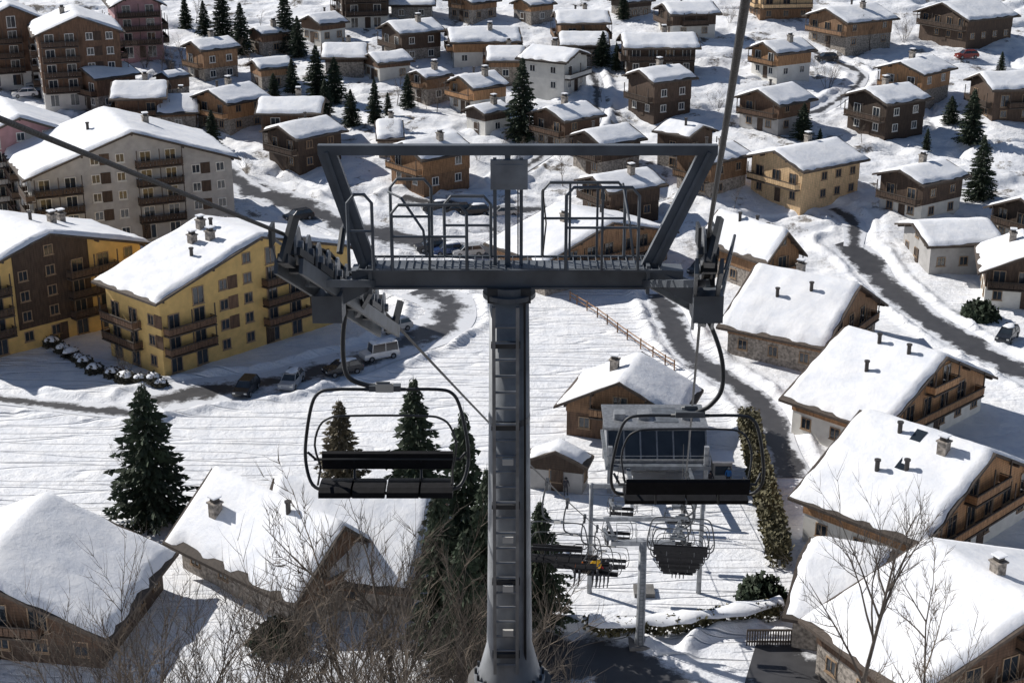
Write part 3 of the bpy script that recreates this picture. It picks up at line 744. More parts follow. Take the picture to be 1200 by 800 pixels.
pts=cat([at(*p) for p in [(668,352),(700,372),(735,398),(765,418),(790,436)]],2.2)
fo=Vector((pts[0].x,pts[0].y,gz(pts[0].x,pts[0].y)))
fr=thing('wooden_fence','weathered post and rail fence beside the piste above the station','fence',fo)
for p in pts:
    z=gz(p.x,p.y); MB().box((p.x,p.y,z+.5),(.14,.14,1.5)).build('post',M['wood_mid'],fr,fo)
for h in(.55,1.05):
    b=MB()
    for p,q in zip(pts[:-1],pts[1:]): b.beam((p.x,p.y+.09,gz(p.x,p.y)+h),(q.x,q.y+.09,gz(q.x,q.y)+h),.05,.12)
    b.build('rail',M['wood_mid'],fr,fo)
a=at(875,756);b_=at(978,756); fo=Vector((a.x,a.y,float(hb(a.y))))
fr=thing('balustrade','dark timber balustrade beside the asphalt yard at the bottom right','railing',fo)
n=34
MB().beam(fo+Vector((0,0,1.3)),Vector((b_.x,b_.y,fo.z+1.3)),.14,.12).build('rail',M['deck'],fr,fo)
MB().beam(fo+Vector((0,0,.35)),Vector((b_.x,b_.y,fo.z+.35)),.12,.1).build('rail',M['deck'],fr,fo)
for i in range(n+1):
    p=fo.lerp(Vector((b_.x,b_.y,fo.z)),i/n); MB().box((p.x,p.y,p.z+.6),(.1,.06,1.5)).build('baluster',M['deck'],fr,fo)
# ---------------------------------------------------------------- lift
TX=.12
def cxl(D): return .08+(D-21)*TX
def rz_(D):
    if D<=21: return -6.3+(21-D)*.405
    if D<=99:
        t=(D-21)/78; return -6.3-44.4*t-1.4*t*(1-t)
    t=(D-99)/29; return -50.7-5.5*t
def ropept(side,D): return Vector((cxl(D)+side*2.68,D,rz_(D)))
for side,lab in((-1,'left haul rope descending from the upper left to the valley station'),(1,'right haul rope rising out of the top of the photo')):
    pts=[ropept(side,D) for D in [-12,-4,0,4,8,12,16,18,19.5,21,22.5,24,28,34,42,50,60,70,80,90,99,108,118,127]]
    o0=pts[0].copy()
    ro=MB().tube(pts,.026,8).build('haul_rope',M['rope'],None,o0,smooth=True); ro.location=o0
    tag(ro,lab,'cable')
D0=21.0
base=Vector((P(597,795,D0).x,D0,P(597,792,D0).z))
py=thing('lift_pylon','large grey steel chairlift pylon with ladder and handrails in the centre','pylon',base)
def PB(b,name,m,smooth=False,parent=py): return b.build(name,M[m],parent,base,smooth)
bx=base.x; bz=base.z
topz=P(597,345,D0).z
PB(MB().tube([(bx,D0,bz-1.6),(bx,D0,bz-.05)],.66,32),'footing','concrete')
PB(MB().tube([(bx,D0,bz-.04),(bx,D0,bz+.06)],.56,32),'base_flange','steel')
col=MB().tube([(bx,D0,bz+.06),(bx,D0,bz+.10),(bx,D0,bz+.62),(bx,D0,bz+2.2),(bx,D0,topz)],[.50,.49,.355,.33,.285],28); PB(col,'column','steel',True)
for k in range(16):
    t=2*math.pi*k/16; PB(MB().tube([(bx+.53*math.cos(t),D0+.53*math.sin(t),bz+.06),(bx+.53*math.cos(t),D0+.53*math.sin(t),bz+.15)],.025,6),'flange_bolt','steel_dark')
for f in(.36,.70):
    z=bz+(topz-bz)*f; PB(MB().tube([(bx,D0,z-.05),(bx,D0,z+.05)],.345-.05*f,28),'column_joint','beam')
PB(MB().tube([(bx,D0,topz-.02),(bx,D0,topz+.05)],.38,28).tube([(bx,D0,topz+.05),(bx,D0,topz+.16)],.3,28),'column_cap','beam')
b=MB(); lx0=bx-.05
for s in(-.17,.17): b.beam((lx0+s,D0-.47,bz+.35),(lx0+s,D0-.42,topz-.05),.05,.06,up=Vector((0,1,0)))
z=bz+.5
while z<topz-.1:
    f=(z-bz)/(topz-bz); b.tube([(lx0-.17,D0-.465+.045*f,z),(lx0+.17,D0-.465+.045*f,z)],.02,6); z+=.25
PB(b,'ladder','rim')
for f in(.1,.3,.5,.7,.9):
    z=bz+(topz-bz)*f; PB(MB().box((lx0,D0-.38,z),(.42,.12,.07)),'ladder_bracket','steel_dark')
for f in(.17,.29,.42,.62):
    z=bz+(topz-bz)*f; PB(MB().box((bx-.02,D0-.49,z),(.16,.05,.1)),'number_plate','plaster')
PB(MB().tube([(bx+.25,D0-.28,bz+.1),(bx+.22,D0-.26,topz)],.02,6),'cable_conduit','black')
za=P(600,322,D0).z
b=MB().box((bx,D0,za),(3.95,.32,.26)); b.box((bx,D0,za+.14),(4.0,.4,.03)); b.box((bx,D0,za-.14),(4.0,.4,.03)); PB(b,'crossarm','beam')
PB(MB().box((bx,D0,za-.24),(.62,.5,.22)),'saddle','steel_dark')
for s in(-1,1):
    e=Vector((bx+s*1.97,D0,za)); PB(MB().beam(e,(cxl(D0)+s*2.35,D0,za-.02),.34,.26),'arm_extension','beam')
    PB(MB().box((bx+s*1.97,D0,za),(.05,.5,.42)),'end_plate','beam')
zt=P(600,177,D0).z
for s in(-1,1):
    b=MB(); b.beam((bx+s*2.0,D0,za+.1),(cxl(D0)+s*2.66,D0,zt),.12,.25,up=Vector((1,0,0)))
    b.beam((bx+s*2.06,D0-.09,za+.2),(cxl(D0)+s*2.66,D0-.09,zt),.03,.05,up=Vector((1,0,0))); PB(b,'lifting_arm','beam')
PB(MB().beam((cxl(D0)-2.78,D0,zt+.02),(cxl(D0)+2.78,D0,zt+.02),.13,.14),'top_beam','beam')
b=MB().box((bx-.02,D0,(zt+za)/2+.1),(.08,.1,zt-za-.1)).box((bx-.2,D0,(zt+za)/2),(.05,.08,zt-za-.2)).box((bx+.17,D0,(zt+za)/2),(.05,.08,zt-za-.2)); PB(b,'centre_mast','beam')
b=MB().box((bx-.0,D0-.06,zt-.32),(.52,.08,.42)).box((bx,D0-.1,zt-.32),(.4,.02,.3)); PB(b,'control_box','steel')
b=MB()
for dy in(-.34,.34): b.box((bx,D0+dy,za+.17),(4.3,.03,.03))
for i in range(40): b.box((bx-2.13+i*.109,D0,za+.17),(.01,.64,.02))
PB(b,'walkway_grating','beam')
def rail(x0,x1,y,h,n,name='handrail'):
    b=MB(); z=za+.17; r=.024
    b.tube([(x0,y,z),(x0,y,z+h-.12),(x0+.1*(1 if x1>x0 else -1),y,z+h),(x1-.1*(1 if x1>x0 else -1),y,z+h),(x1,y,z+h-.12),(x1,y,z)],r,7)
    b.tube([(x0,y,z+h*.52),(x1,y,z+h*.52)],r*.8,6)
    for i in range(1,n): b.tube([(x0+(x1-x0)*i/n,y,z),(x0+(x1-x0)*i/n,y,z+h)],r*.8,6)
    PB(b,name,'beam')
X=lambda px:P(px,300,D0).x
rail(X(457),X(505),D0+.34,1.15,1); rail(X(636),X(733),D0+.34,1.1,3); rail(X(412),X(440),D0-.34,1.1,1)
rail(X(662),X(745),D0-.34,1.2,2); rail(X(462),X(548),D0-.34,.95,2); rail(X(520),X(575),D0+.34,.9,1)
PB(MB().tube([P(500,300,D0-.4),P(496,270,D0-.4),P(470,232,D0-.2),P(455,225,D0)],.02,6),'handrail','beam'); PB(MB().tube([P(742,300,D0-.4),P(738,262,D0-.4),P(730,215,D0)],.02,6),'handrail','beam')
PB(MB().tube([P(636,300,D0+.2),P(640,262,D0+.2),P(636,222,D0+.2)],.012,5),'signal_cable','black'); PB(MB().tube([P(607,300,D0),P(607,222,D0)],.01,5),'signal_cable','black')
for s in(-1,1):
    dirv=Vector((TX,1,-.50)).normalized(); lat=Vector((1,0,0)); up=lat.cross(dirv).normalized()
    if up.z<0: up=-up
    c=ropept(s,D0)+Vector((0,0,-.02))
    t0,t1=(-2.3,4.6 if s<0 else 3.6)
    nw=int((t1-t0)/.59)
    for e in(-.16,.16):
        PB(MB().beam(c+dirv*t0-up*.55+lat*e,c+dirv*t1-up*.55+lat*e,.05,.2),'sheave_beam','beam')
    PB(MB().box(c-up*.72,(.42,.5,.4)).beam(c-up*.66,(cxl(D0)+s*2.0,D0,za),.24,.22),'sheave_mount','beam')
    for k in range(nw):
        q=c+dirv*(t0+.15+k*.59)+Vector((0,0,-.27))
        PB(MB().tube([q-lat*.04,q+lat*.04],.225,22),'sheave_tyre','black')
        for e in(-1,1):
            PB(MB().tube([q+lat*e*.045,q+lat*e*.075],.255,22).tube([q+lat*e*.075,q+lat*e*.13],.07,10),'sheave_flange','beam' if k%2 else 'rim')
    for k in range(nw//2):
        q=c+dirv*(t0+.45+k*1.18)-up*.42
        PB(MB().beam(q-dirv*.38+up*.08,q+dirv*.38+up*.08,.26,.1).beam(q-up*.15,q+up*.1,.2,.16),'rocker','steel_dark')
    for e in(t0-.3,t1+.3):
        q=c+dirv*e; PB(MB().beam(q-up*.55,q+up*.02+lat*.14,.06,.14).beam(q-up*.5,q-up*.5-dirv*.4*(1 if e>0 else -1),.14,.12).box(q-up*.2-lat*.14,(.04,.3,.26)),'rope_catcher','steel_dark')
    o1=lat*(s*.34)
    b=MB(); b.tube([c+dirv*(t0+.3)+o1-up*.1,c+dirv*(t1-.3)+o1-up*.1],.02,6)
    for k in range(5):
        q=c+dirv*(t0+.3+k*(t1-t0-.6)/4); b.tube([q+o1-up*.1,q+o1*.6-up*.55],.018,6)
    PB(b,'sheave_guard_rail','beam')
    PB(MB().beam((bx+s*1.9,D0+.1,za-.1),c+dirv*1.9-up*.62,.07,.1),'strut','beam')
    PB(MB().beam((bx+s*1.9,D0-.1,za-.1),c-dirv*1.3-up*.62,.07,.1),'strut','beam')
    PB(MB().tube([c+dirv*.2+up*.05+lat*.1,c+dirv*.3+up*.4+lat*.12,c+dirv*.6+up*.55+lat*.1],.05,8),'cable_guide','steel_dark')
def catv(pts,k):
    out=[];n=len(pts)
    for i in range(n-1):
        p0=pts[max(i-1,0)];p1=pts[i];p2=pts[i+1];p3=pts[min(i+2,n-1)]
        for j in range(k):
            t=j/k; out.append(.5*((2*p1)+(p2-p0)*t+(2*p0-5*p1+4*p2-p3)*t*t+(3*p1-p0-3*p2+p3)*t**3))
    out.append(pts[-1]); return out
def arc(pts,n=4): return catv([Vector(p) for p in pts],n)
OXL,OXR,EL_,ER_=.42,.10,.42,.56
def make_chair(label,ox,bow,loc,rz,ext):
    r=thing('lift_chair',label,'chairlift chair',loc,rz,'chairs on the chairlift')
    MB().box((0,0,.0),(.14,.42,.15)).box((0,-.12,-.16),(.1,.16,.26)).tube([(-.09,.1,-.08),(.09,.1,-.08)],.08,10).build('grip',M['steel_dark'],r)
    e=ext
    h=arc([(0,0,-.1),(bow*.55,0,-.28-e*.3),(bow,0,-.6-e*.6),(bow*1.05,0,-.85-e),(bow*.6,0,-1.12-e),(bow*.2+ox*.5,0,-1.24-e),(ox,0,-1.27-e)],5)
    MB().tube(h,.036,10).build('hanger',M['steel_dark'],r,smooth=True)
    def dz(b): b.v=[(x,y,z-e) for x,y,z in b.v]; return b
    dz(MB().box((ox,0,-1.27),(.46,.12,.09)).box((ox-.02,-.055,-1.24),(.2,.03,.16))).build('hanger_joint',M['beam'],r)
    dz(MB().box((ox,-.075,-1.25),(.26,.02,.13))).build('number_plate',M['plaster'],r)
    f=MB()
    for s in(-1,1):
        f.tube(arc([(ox+s*.25,0,-1.3),(ox+s*.75,0,-1.3),(ox+s*.98,0,-1.36),(ox+s*1.1,0,-1.6),(ox+s*1.2,.0,-2.15),(ox+s*1.2,-.05,-2.5),(ox+s*1.1,-.2,-2.74),(ox+s*.9,-.3,-2.8)],4),.026,8)
    f.tube([(ox-.3,0,-1.3),(ox+.3,0,-1.3)],.03,8)
    f.tube([(ox-.95,-.28,-2.84),(ox+.95,-.28,-2.84)],.025,8); f.tube([(ox-1.1,.08,-2.45),(ox+1.1,.08,-2.45)],.025,8)
    for s in(-1,1): f.tube([(ox+s*.5,.08,-2.45),(ox+s*.5,.06,-2.8),(ox+s*.5,-.4,-2.84)],.02,7); f.tube([(ox+s*1.08,.08,-2.45),(ox+s*1.17,-.02,-2.3)],.02,7)
    dz(f).build('frame',M['steel_dark'],r,smooth=True)
    g=MB(); g.tube(arc([(ox-.98,-.1,-2.5),(ox-1.04,-.2,-2.1),(ox-.95,-.22,-1.78),(ox-.8,-.22,-1.66),(ox-.6,-.22,-1.63),(ox,-.22,-1.62),(ox+.6,-.22,-1.63),(ox+.8,-.22,-1.66),(ox+.95,-.22,-1.78),(ox+1.04,-.2,-2.1),(ox+.98,-.1,-2.5)],3),.017,7)
    dz(g).build('safety_bar',M['steel_dark'],r,smooth=True)
    for k in range(4):
        x=ox-.75+k*.5; w=.235
        pr=[(.04,-2.82),(.05,-2.75),(-.1,-2.715),(-.38,-2.70),(-.48,-2.74),(-.50,-2.82),(-.4,-2.85)]
        dz(MB().prism(pr,x-w,x+w)).build('seat',M['pad'],r)
    dz(MB().prism([(.09,-2.62),(.05,-2.60),(.07,-2.36),(.13,-2.34),(.16,-2.38),(.14,-2.60)],ox-.98,ox+.98)).build('backrest',M['pad'],r)
    for s in(-1,1): dz(MB().tube([(ox+s*.98,-.1,-2.5),(ox+s*.98,-.5,-2.6)],.016,6)).build('armrest',M['pad'],r)
    return r
yw=-math.atan(TX)
ch=make_chair('empty four seat chair hanging from the left rope beside the pylon',OXL,-.16,ropept(-1,22.35),0,EL_); ch.scale=(1.07,)*3
ch2=make_chair('empty four seat chair hanging from the right rope beside the pylon',OXR,-.36,ropept(1,24.0),math.pi,ER_); ch2.scale=(1.08,)*3
ordn=['first','second','third','fourth','fifth','sixth','seventh','eighth','ninth']
LD=[54,64,76,88,101,108,115]; RD=[50,57,66,77,90,100,106,112,118]
for i,D in enumerate(LD):
    lab={76:'chair on the left rope carrying two skiers in orange and yellow',88:'chair on the left rope carrying two skiers in red and dark by the second pylon'}.get(D,'empty chair on the left rope, %s one down from the near pylon'%ordn[i])
    dup(ch,ropept(-1,D),yw,lab,scale=1.0)
for i,D in enumerate(RD):
    lab={90:'chair on the right rope carrying two riders by the second pylon'}.get(D,'empty chair on the right rope, %s one down from the near pylon'%ordn[i])
    dup(ch2,ropept(1,D),math.pi+yw,lab,scale=1.0)
def small_pylon(D,label,twin=False):
    x=cxl(D); g=float(hb(D)); z=rz_(D)-.5
    r=thing('lift_pylon',label,'pylon',(x,D,g))
    o0=Vector((x,D,g))
    MB().box((x,D,g+.1),(1.6,1.6,.5)).build('footing',M['concrete'],r,o0)
    if twin:
        for s in(-4.3,4.3): MB().tube([(x+s,D,g),(x+s,D,z+2.2)],[.2,.16],14).build('column',M['steel'],r,o0,smooth=True)
        MB().box((x,D,z+2.0),(8.9,.25,.3)).build('crossarm',M['steel'],r,o0)
        MB().box((x,D,z-.9),(8.5,.16,.2)).build('tie_beam',M['steel'],r,o0)
    else:
        MB().tube([(x,D,g),(x,D,g+1),(x,D,z-.1)],[.5,.34,.28],20).build('column',M['steel'],r,o0,smooth=True)
        MB().box((x,D,z-.25),(4.6,.35,.35)).build('crossarm',M['steel'],r,o0)
        b=MB()
        for s in(-.15,.15): b.box((x+s,D-.4,(g+z)/2),(.05,.05,z-g-.6))
        zz=g+.5
        while zz<z-.4: b.box((x,D-.4,zz),(.3,.03,.03)); zz+=.3
        b.build('ladder',M['beam'],r,o0)
        for s in(-1,1): MB().beam((x+s*2.0,D,z),(x+s*2.7,D,z+1.7),.16,.22).build('lifting_arm',M['steel'],r,o0)
        MB().box((x,D,z+1.7),(5.8,.18,.22)).build('top_beam',M['steel'],r,o0)
        for s in(-1,1):
            for yy in(-.45,.45):
                MB().tube([(x+s*.5,D+yy,z),(x+s*.5,D+yy,z+1.1),(x+s*1.9,D+yy,z+1.1),(x+s*1.9,D+yy,z)],.03,5).build('handrail',M['beam'],r,o0)
    for s in(-1,1):
        c=ropept(s,D); MB().beam(c+Vector((0,-2.2,.7)),c+Vector((0,2.2,-.8)),.22,.25).box(c+Vector((-s*.35,0,-.3)),(.8,.3,.25)).build('sheave_beam',M['beam'],r,o0)
        for k in range(7):
            q=c+Vector((0,-1.9+k*.62,.55-k*.2-.2)); MB().tube([q-Vector((.07,0,0)),q+Vector((.07,0,0))],.24,14).build('sheave_wheel',M['black'],r,o0)
    return r
small_pylon(99,'second grey lift pylon further down in front of the valley station')
small_pylon(107,'twin legged lift frame between the second pylon and the valley station',twin=True)
# valley station
sx=cxl(129); g=-60.0; Y0=129; o0=Vector((sx,Y0,g))
st=thing('lift_station','grey steel and glass valley station of the chairlift','lift station',o0)
def SB(b,n,m,sm_=False): return b.build(n,M[m],st,o0,sm_)
for dx in(-4.3,4.3):
    for dy in(-3.8,3.8): SB(MB().box((sx+dx,Y0+dy,g+2.0),(.4,.4,5.0)),'column','steel')
SB(MB().box((sx,Y0,g+2.55),(9.4,8.4,.35)),'deck','beam')
SB(MB().box((sx,Y0+2.6,g+1.2),(8,3,2.6)),'machine_room','grey_plaster')
MB().prism([(-3.2,2.75),(3.9,2.75),(3.9,5.1),(-1.2,5.1)],-4.4,4.4).build('cabin_wall',M['steel'],st)
MB().box((0,1.3,5.2),(9.4,5.6,.2)).build('roof',M['rim'],st)
for x in(-3.2,-1.0,3.0): MB().box((x,1.0,5.55),(1.0,1.2,.6)).build('roof_unit',M['steel'],st)
MB().box((1.0,1.5,5.32),(2.2,3.5,.05)).build('roof_hatch',M['beam'],st)
rotm=Matrix.Rotation(math.atan2(2.35,2.0),3,'X')
for i in range(6):
    xw=-3.7+i*1.48
    MB().box((xw,-2.2-.05,3.93+.04),(1.32,2.6,.05),rotm).build('window',M['glass'],st)
for i in range(7):
    xw=-4.44+i*1.48
    MB().box((xw,-2.2-.08,3.93+.07),(.14,3.1,.12),rotm).build('mullion',M['rim'],st)
MB().box((0,-3.3,2.85),(9.2,.2,.3)).build('sill_beam',M['rim'],st); MB().box((0,-1.3,5.2),(9.4,.25,.25)).build('front_gutter',M['rim'],st)
SB(MB().tube([(sx,Y0-1,g+2.0),(sx,Y0-1,g+2.15)],2.65,36),'bullwheel','steel_dark')
for s in(-1,1):
    SB(MB().beam((sx+s*2.7,Y0-3,g+2.3),(sx+s*2.7,Y0-9.5,g+3.0),.35,.4),'launch_rail','beam')
    SB(MB().box((sx+s*2.7,Y0-9.3,g+1.4),(.25,.25,3.2)),'support_post','steel')
SB(MB().box((sx,Y0-9.3,g+3.1),(6.6,.25,.3)),'portal_beam','steel')
SB(MB().box((sx+6.1,Y0-1,g+1.0),(1.7,1.9,2.2)),'operator_cabin','grey_plaster'); SB(MB().box((sx+6.1,Y0-1.98,g+1.3),(1.4,.05,.9)),'window','glass'); SB(MB().box((sx+6.1,Y0-1,g+2.2),(2.0,2.2,.18)),'snow_cover','snow')
for s in(-1,1):
    SB(MB().tube([(sx+s*4.6,Y0-4.1,g+2.7),(sx+s*4.6,Y0-4.1,g+3.7)],.04,5),'handrail_post','steel')
SB(MB().tube([(sx-4.6,Y0-4.1,g+3.7),(sx+4.6,Y0-4.1,g+3.7)],.04,5),'handrail','steel')
for i,(px,yb) in enumerate([(735,600),(752,604),(790,606),(815,600)]):
    p=onp(px,yb); t=thing('queue_barrier','grey tubular queue barrier before the station, %s from the left'%words[i],'barrier',p,.1*i)
    MB().tube([(-.9,0,0),(-.9,0,1.0),(.9,0,1.0),(.9,0,0)],.035,6).build('frame',M['beam'],t); MB().tube([(-.9,0,.5),(.9,0,.5)],.025,6).build('rail',M['beam'],t)
# ---------------------------------------------------------------- people
def person(label,loc,rz,jm,seated):
    J={'pel':(0,0,.95),'abd':(0,0,1.1),'che':(0,.0,1.32),'neck':(0,0,1.47),'head':(0,-.03,1.60),'top':(0,-.02,1.74),
       'shl':(-.19,0,1.42),'ell':(-.27,-.02,1.14),'wrl':(-.24,-.2,.98),'hal':(-.22,-.28,.97),
       'shr':(.19,0,1.42),'elr':(.27,-.02,1.14),'wrr':(.24,-.2,.98),'har':(.22,-.28,.97),
       'hil':(-.1,0,.9),'knl':(-.12,-.04,.5),'anl':(-.13,.02,.1),'tol':(-.14,-.16,.04),
       'hir':(.1,0,.9),'knr':(.13,-.06,.5),'anr':(.14,.0,.1),'tor':(.15,-.18,.04)}
    if seated:
        for k in list(J):
            x,y,z=J[k]; J[k]=(x,y,z-.9)
        J['knl']=(-.13,-.45,.06);J['anl']=(-.13,-.5,-.38);J['tol']=(-.13,-.68,-.42)
        J['knr']=(.13,-.45,.06);J['anr']=(.13,-.5,-.38);J['tor']=(.13,-.68,-.42)
        J['wrl']=(-.2,-.34,.2);J['hal']=(-.18,-.42,.19);J['wrr']=(.2,-.34,.2);J['har']=(.18,-.42,.19)
    names=list(J); idx={n:i for i,n in enumerate(names)}
    E=[('pel','abd'),('abd','che'),('che','neck'),('neck','head'),('head','top'),('che','shl'),('shl','ell'),('ell','wrl'),('wrl','hal'),('che','shr'),('shr','elr'),('elr','wrr'),('wrr','har'),('pel','hil'),('hil','knl'),('knl','anl'),('anl','tol'),('pel','hir'),('hir','knr'),('knr','anr'),('anr','tor')]
    rad=dict(pel=.15,abd=.15,che=.17,neck=.07,head=.1,top=.08,shl=.085,ell=.06,wrl=.045,hal=.045,shr=.085,elr=.06,wrr=.045,har=.045,hil=.11,knl=.075,anl=.065,tol=.055,hir=.11,knr=.075,anr=.065,tor=.055)
    me=bpy.data.meshes.new('person'); me.from_pydata([J[n] for n in names],[(idx[a],idx[b]) for a,b in E],[])
    ob=bpy.data.objects.new('person_tmp',me); COL.objects.link(ob)
    ob.modifiers.new('s','SKIN')
    for n in names:
        sv=me.skin_vertices[0].data[idx[n]]; sv.radius=(rad[n],rad[n]*.85); sv.use_root=(n=='pel')
    ob.modifiers.new('u','SUBSURF').levels=1
    dg=bpy.context.evaluated_depsgraph_get(); nm=bpy.data.meshes.new_from_object(ob.evaluated_get(dg))
    bpy.data.objects.remove(ob)
    nm.materials.clear()
    for m in(M[jm],M['trouser'],M['skin'],M['black']): nm.materials.append(m)
    hipz=J['pel'][2]+.0; nz=J['neck'][2]
    ank=J['anl'][2]
    for p in nm.polygons:
        c=p.center
        if c.z>nz+.03: i=2
        elif c.z<ank+.1: i=3
        elif (Vector((abs(c.x),c.y,c.z))-Vector(J['har'])).length<.09: i=3
        elif c.z<hipz-.02 and (abs(c.x)<.2 or c.z<hipz-.15) : i=1
        else: i=0
        if seated and c.y<-.1 and c.z<.16: i=1 if c.z>ank+.08 else 3
        p.material_index=i; p.use_smooth=True
    r=thing('person',label,'person',loc,rz)
    link('body',nm,r)
    hx=J['head']
    lump(.135,.17,1,hx[2]+.0).build('helmet',M[random.choice(['j_dark','black','steel'])],r,smooth=True).location=(0,-.01,0)
    MB().box((0,hx[1]-.11,hx[2]-.01),(.17,.04,.075)).build('goggles',M['glass'],r)
    return r
def ski_pair(loc,rz,label):
    r=thing('ski_pair',label,'skis',loc,rz)
    for s in(-.12,.12):
        MB().tube([(s,.6,0),(s,.0,-.01),(s,-.8,0),(s,-1.0,.08)],[.03,.045,.04,.02],4).build('ski',M['c_dark'],r)
def rider(side,D,k,jm,label):
    c=ropept(side,D); a=(0 if side<0 else math.pi)+yw
    ox=OXL if side<0 else OXR; e=EL_ if side<0 else ER_
    def WW(l): return Vector((l.x*math.cos(a)-l.y*math.sin(a),l.x*math.sin(a)+l.y*math.cos(a),l.z))+c
    person(label,WW(Vector((ox+(k-1.5)*.5,-.16,-2.66-e))),a,jm,True)
    ski_pair(WW(Vector((ox+(k-1.5)*.5,-.62,-2.66-.45-e))),a,'pair of skis worn by the '+label)
rider(-1,76,0,'j_orange','seated skier in an orange jacket on the left rope')
rider(-1,76,2,'j_yellow','seated skier in a yellow jacket beside the orange one')
rider(-1,88,1,'j_red','seated skier in a red jacket near the second pylon')
rider(-1,88,2,'j_dark','seated skier in dark clothes beside the red one')
rider(1,90,1,'j_dark','seated rider in black going down on the right rope')
rider(1,90,2,'j_blue','seated rider in blue going down on the right rope')
for px,yb,jm,l in [(853,568,'j_blue','standing skier in a blue jacket right of the lift station'),(886,556,'j_yellow','standing skier in a yellow jacket by the top of the hedge'),(832,572,'j_dark','standing skier in black at the right corner of the station'),(663,580,'j_dark','person in black walking by the ticket hut')]:
    person(l,onp(px,yb),random.uniform(-1,1),jm,False)
# ---------------------------------------------------------------- cars
def make_car(pm,snowy,van=False):
    r=thing('parked_car','x','car',(0,0,0),0,'parked cars')
    top=1.48 if not van else 1.9
    b=MB()
    prof=[(-2.1,.32),(-2.15,.6),(-2.05,.86),(-1.2,.98),(1.5,1.0),(2.05,.95),(2.12,.6),(2.05,.32)]
    vs=[(x,-.86+(.06 if z>.8 else 0),z) for x,z in prof]+[(x,.86-(.06 if z>.8 else 0),z) for x,z in prof]; n=len(prof)
    b.add(vs,[tuple(range(n)),tuple(range(n,2*n))[::-1]]+[(i,n+i,n+(i+1)%n,(i+1)%n) for i in range(n)])
    rx0,rx1=(-.5,1.55) if not van else(-1.0,1.9)
    b.box(((rx0+rx1)/2,0,top),(rx1-rx0,1.3,.06))
    for x,xx in((-1.15,rx0),(.45,.5),(1.95,rx1)):
        for s in(-1,1): b.beam((x,s*.76,.98),(xx,s*.63,top),.07,.06)
    b.build('body',M[pm],r)
    cb=MB(); bt=[(-1.15,-.76,.98),(1.93,-.76,.98),(1.93,.76,.98),(-1.15,.76,.98)]; tp=[(rx0,-.62,top-.03),(rx1,-.62,top-.03),(rx1,.62,top-.03),(rx0,.62,top-.03)]
    cb.add(bt+tp,[(3,2,1,0),(4,5,6,7),(0,1,5,4),(1,2,6,5),(2,3,7,6),(3,0,4,7)]); cb.build('windows',M['glass'],r)
    for x in(-1.3,1.3):
        for s in(-1,1):
            w=MB().tube([(x,s*.72,.33),(x,s*.9,.33)],.33,16).build('wheel',M['tyre'],r); MB().tube([(x,s*.9,.33),(x,s*.915,.33)],.19,10).build('rim',M['steel'],w)
    for s in(-1,1): MB().box((-2.13,s*.62,.68),(.06,.3,.14)).build('headlight',M['lamp'],r); MB().box((2.1,s*.64,.74),(.06,.22,.18)).build('tail_light',M['j_red'],r)
    if snowy:
        l=lump(1,.16,2,0).build('snow_cap',M['snow'],r,smooth=True); l.location=((rx0+rx1)/2,0,top+.02); l.scale=(1.0,.6,1)
    return r
CARS={}
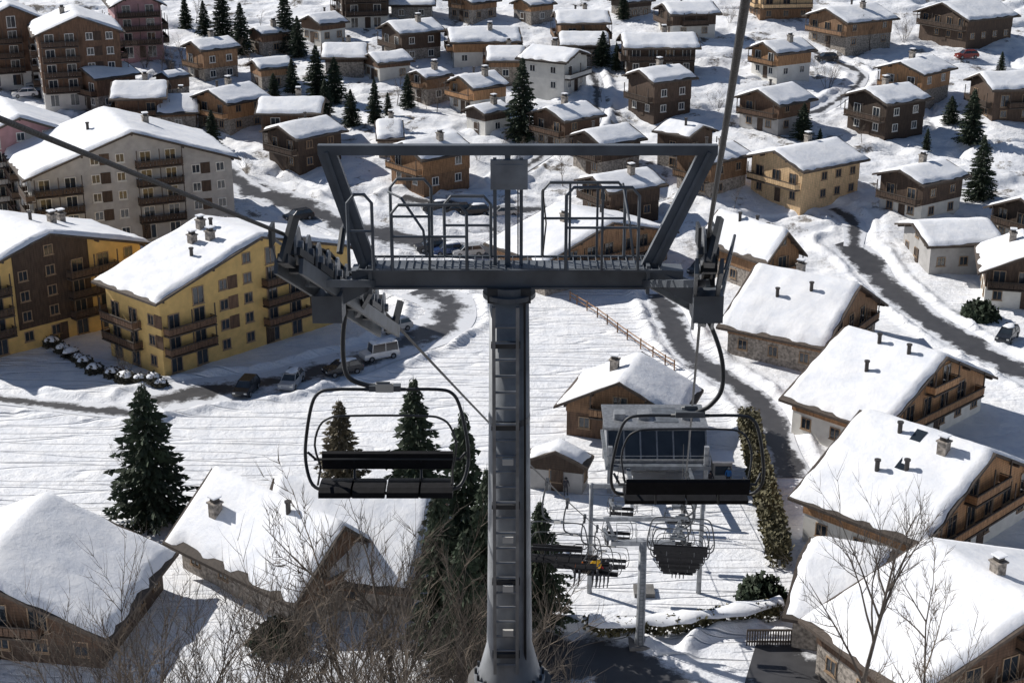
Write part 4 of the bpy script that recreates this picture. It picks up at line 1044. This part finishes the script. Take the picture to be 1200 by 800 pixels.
cars=[(445,420,'c_white',1,1,.5,'white snow topped van in front of the ochre block'),(462,388,'c_silver',1,0,.6,'silver car above the white van'),(289,460,'c_dark',0,0,1.4,'dark car near the left corner of the ochre block'),(342,452,'c_silver',1,0,1.4,'silver car on the road before the ochre block'),(402,438,'c_dark',1,0,.5,'dark snow topped car left of the white van'),
(505,294,'c_dark',0,0,.3,'dark car left of the walkway on the upper parking'),(525,298,'c_blue',1,0,.3,'blue car on the upper parking'),(548,300,'c_silver',0,0,.3,'silver car on the upper parking'),
(512,250,'c_dark',1,0,.2,'first dark car in the row under the timber chalet'),(535,251,'c_dark',0,0,.2,'second car in the row under the timber chalet'),(556,252,'c_dark',1,0,.2,'third car in the row under the timber chalet'),(590,254,'c_silver',0,0,.2,'silver car at the end of the row behind the mast'),(350,258,'c_dark',0,0,.6,'dark car on the shaded road beside the pale apartments'),
(20,95,'c_dark',0,0,.4,'dark car at the far left of the street'),(45,103,'c_silver',1,0,.4,'silver car second on the left street'),(68,111,'c_blue',0,0,.4,'blue car third on the left street'),(92,120,'c_dark',1,0,.4,'dark car fourth on the left street'),(30,118,'c_white',1,0,.4,'white car below the left street'),
(968,72,'c_dark',0,0,.2,'dark car by the top right chalet'),(1132,74,'c_red',0,0,.2,'dark red car under the tall balconied chalet'),(1180,398,'c_dark',1,0,1.0,'dark car at the right edge road'),(820,320,'c_dark',1,0,1.0,'dark car left of the broad timber chalet')]
for px,yb,pm,sn,van,rot,lab in cars:
    k=(pm,sn,van)
    g=onp(px,yb); g.z=max(g.z,float(hb(g.y))+.05)
    if k not in CARS:
        c=make_car(*k); c.location=g; c.rotation_euler=(0,0,rot); c['label']=lab; CARS[k]=c
    else: dup(CARS[k],g,rot,lab)
# ---------------------------------------------------------------- camera, light
cam=bpy.data.cameras.new('camera'); co=bpy.data.objects.new('camera',cam); COL.objects.link(co)
cam.sensor_width=36; cam.lens=54; cam.clip_end=4000; cam.clip_start=.1
co.location=(0,0,0); co.rotation_euler=(R(70),0,0); SC.camera=co
el=R(36); s=Vector((-.84,.54)).normalized(); sv=Vector((s.x*math.cos(el),s.y*math.cos(el),math.sin(el)))
sl=bpy.data.lights.new('sun','SUN'); sl.energy=5.0; sl.angle=R(.5); sl.color=(1,.955,.89)
so=bpy.data.objects.new('sun',sl); COL.objects.link(so); so.rotation_euler=sv.to_track_quat('Z','Y').to_euler(); so.location=(0,0,50)
w=bpy.data.worlds.new('World'); SC.world=w; w.use_nodes=True; nt=w.node_tree; bg=nt.nodes['Background']
sk=nt.nodes.new('ShaderNodeTexSky'); sk.sky_type='NISHITA'; sk.sun_disc=False; sk.sun_elevation=el; sk.sun_rotation=math.atan2(s.x,s.y); sk.altitude=1500
nt.links.new(sk.outputs[0],bg.inputs[0]); bg.inputs[1].default_value=.068
SC.view_settings.view_transform='Standard'; SC.view_settings.look='None'; SC.view_settings.exposure=0
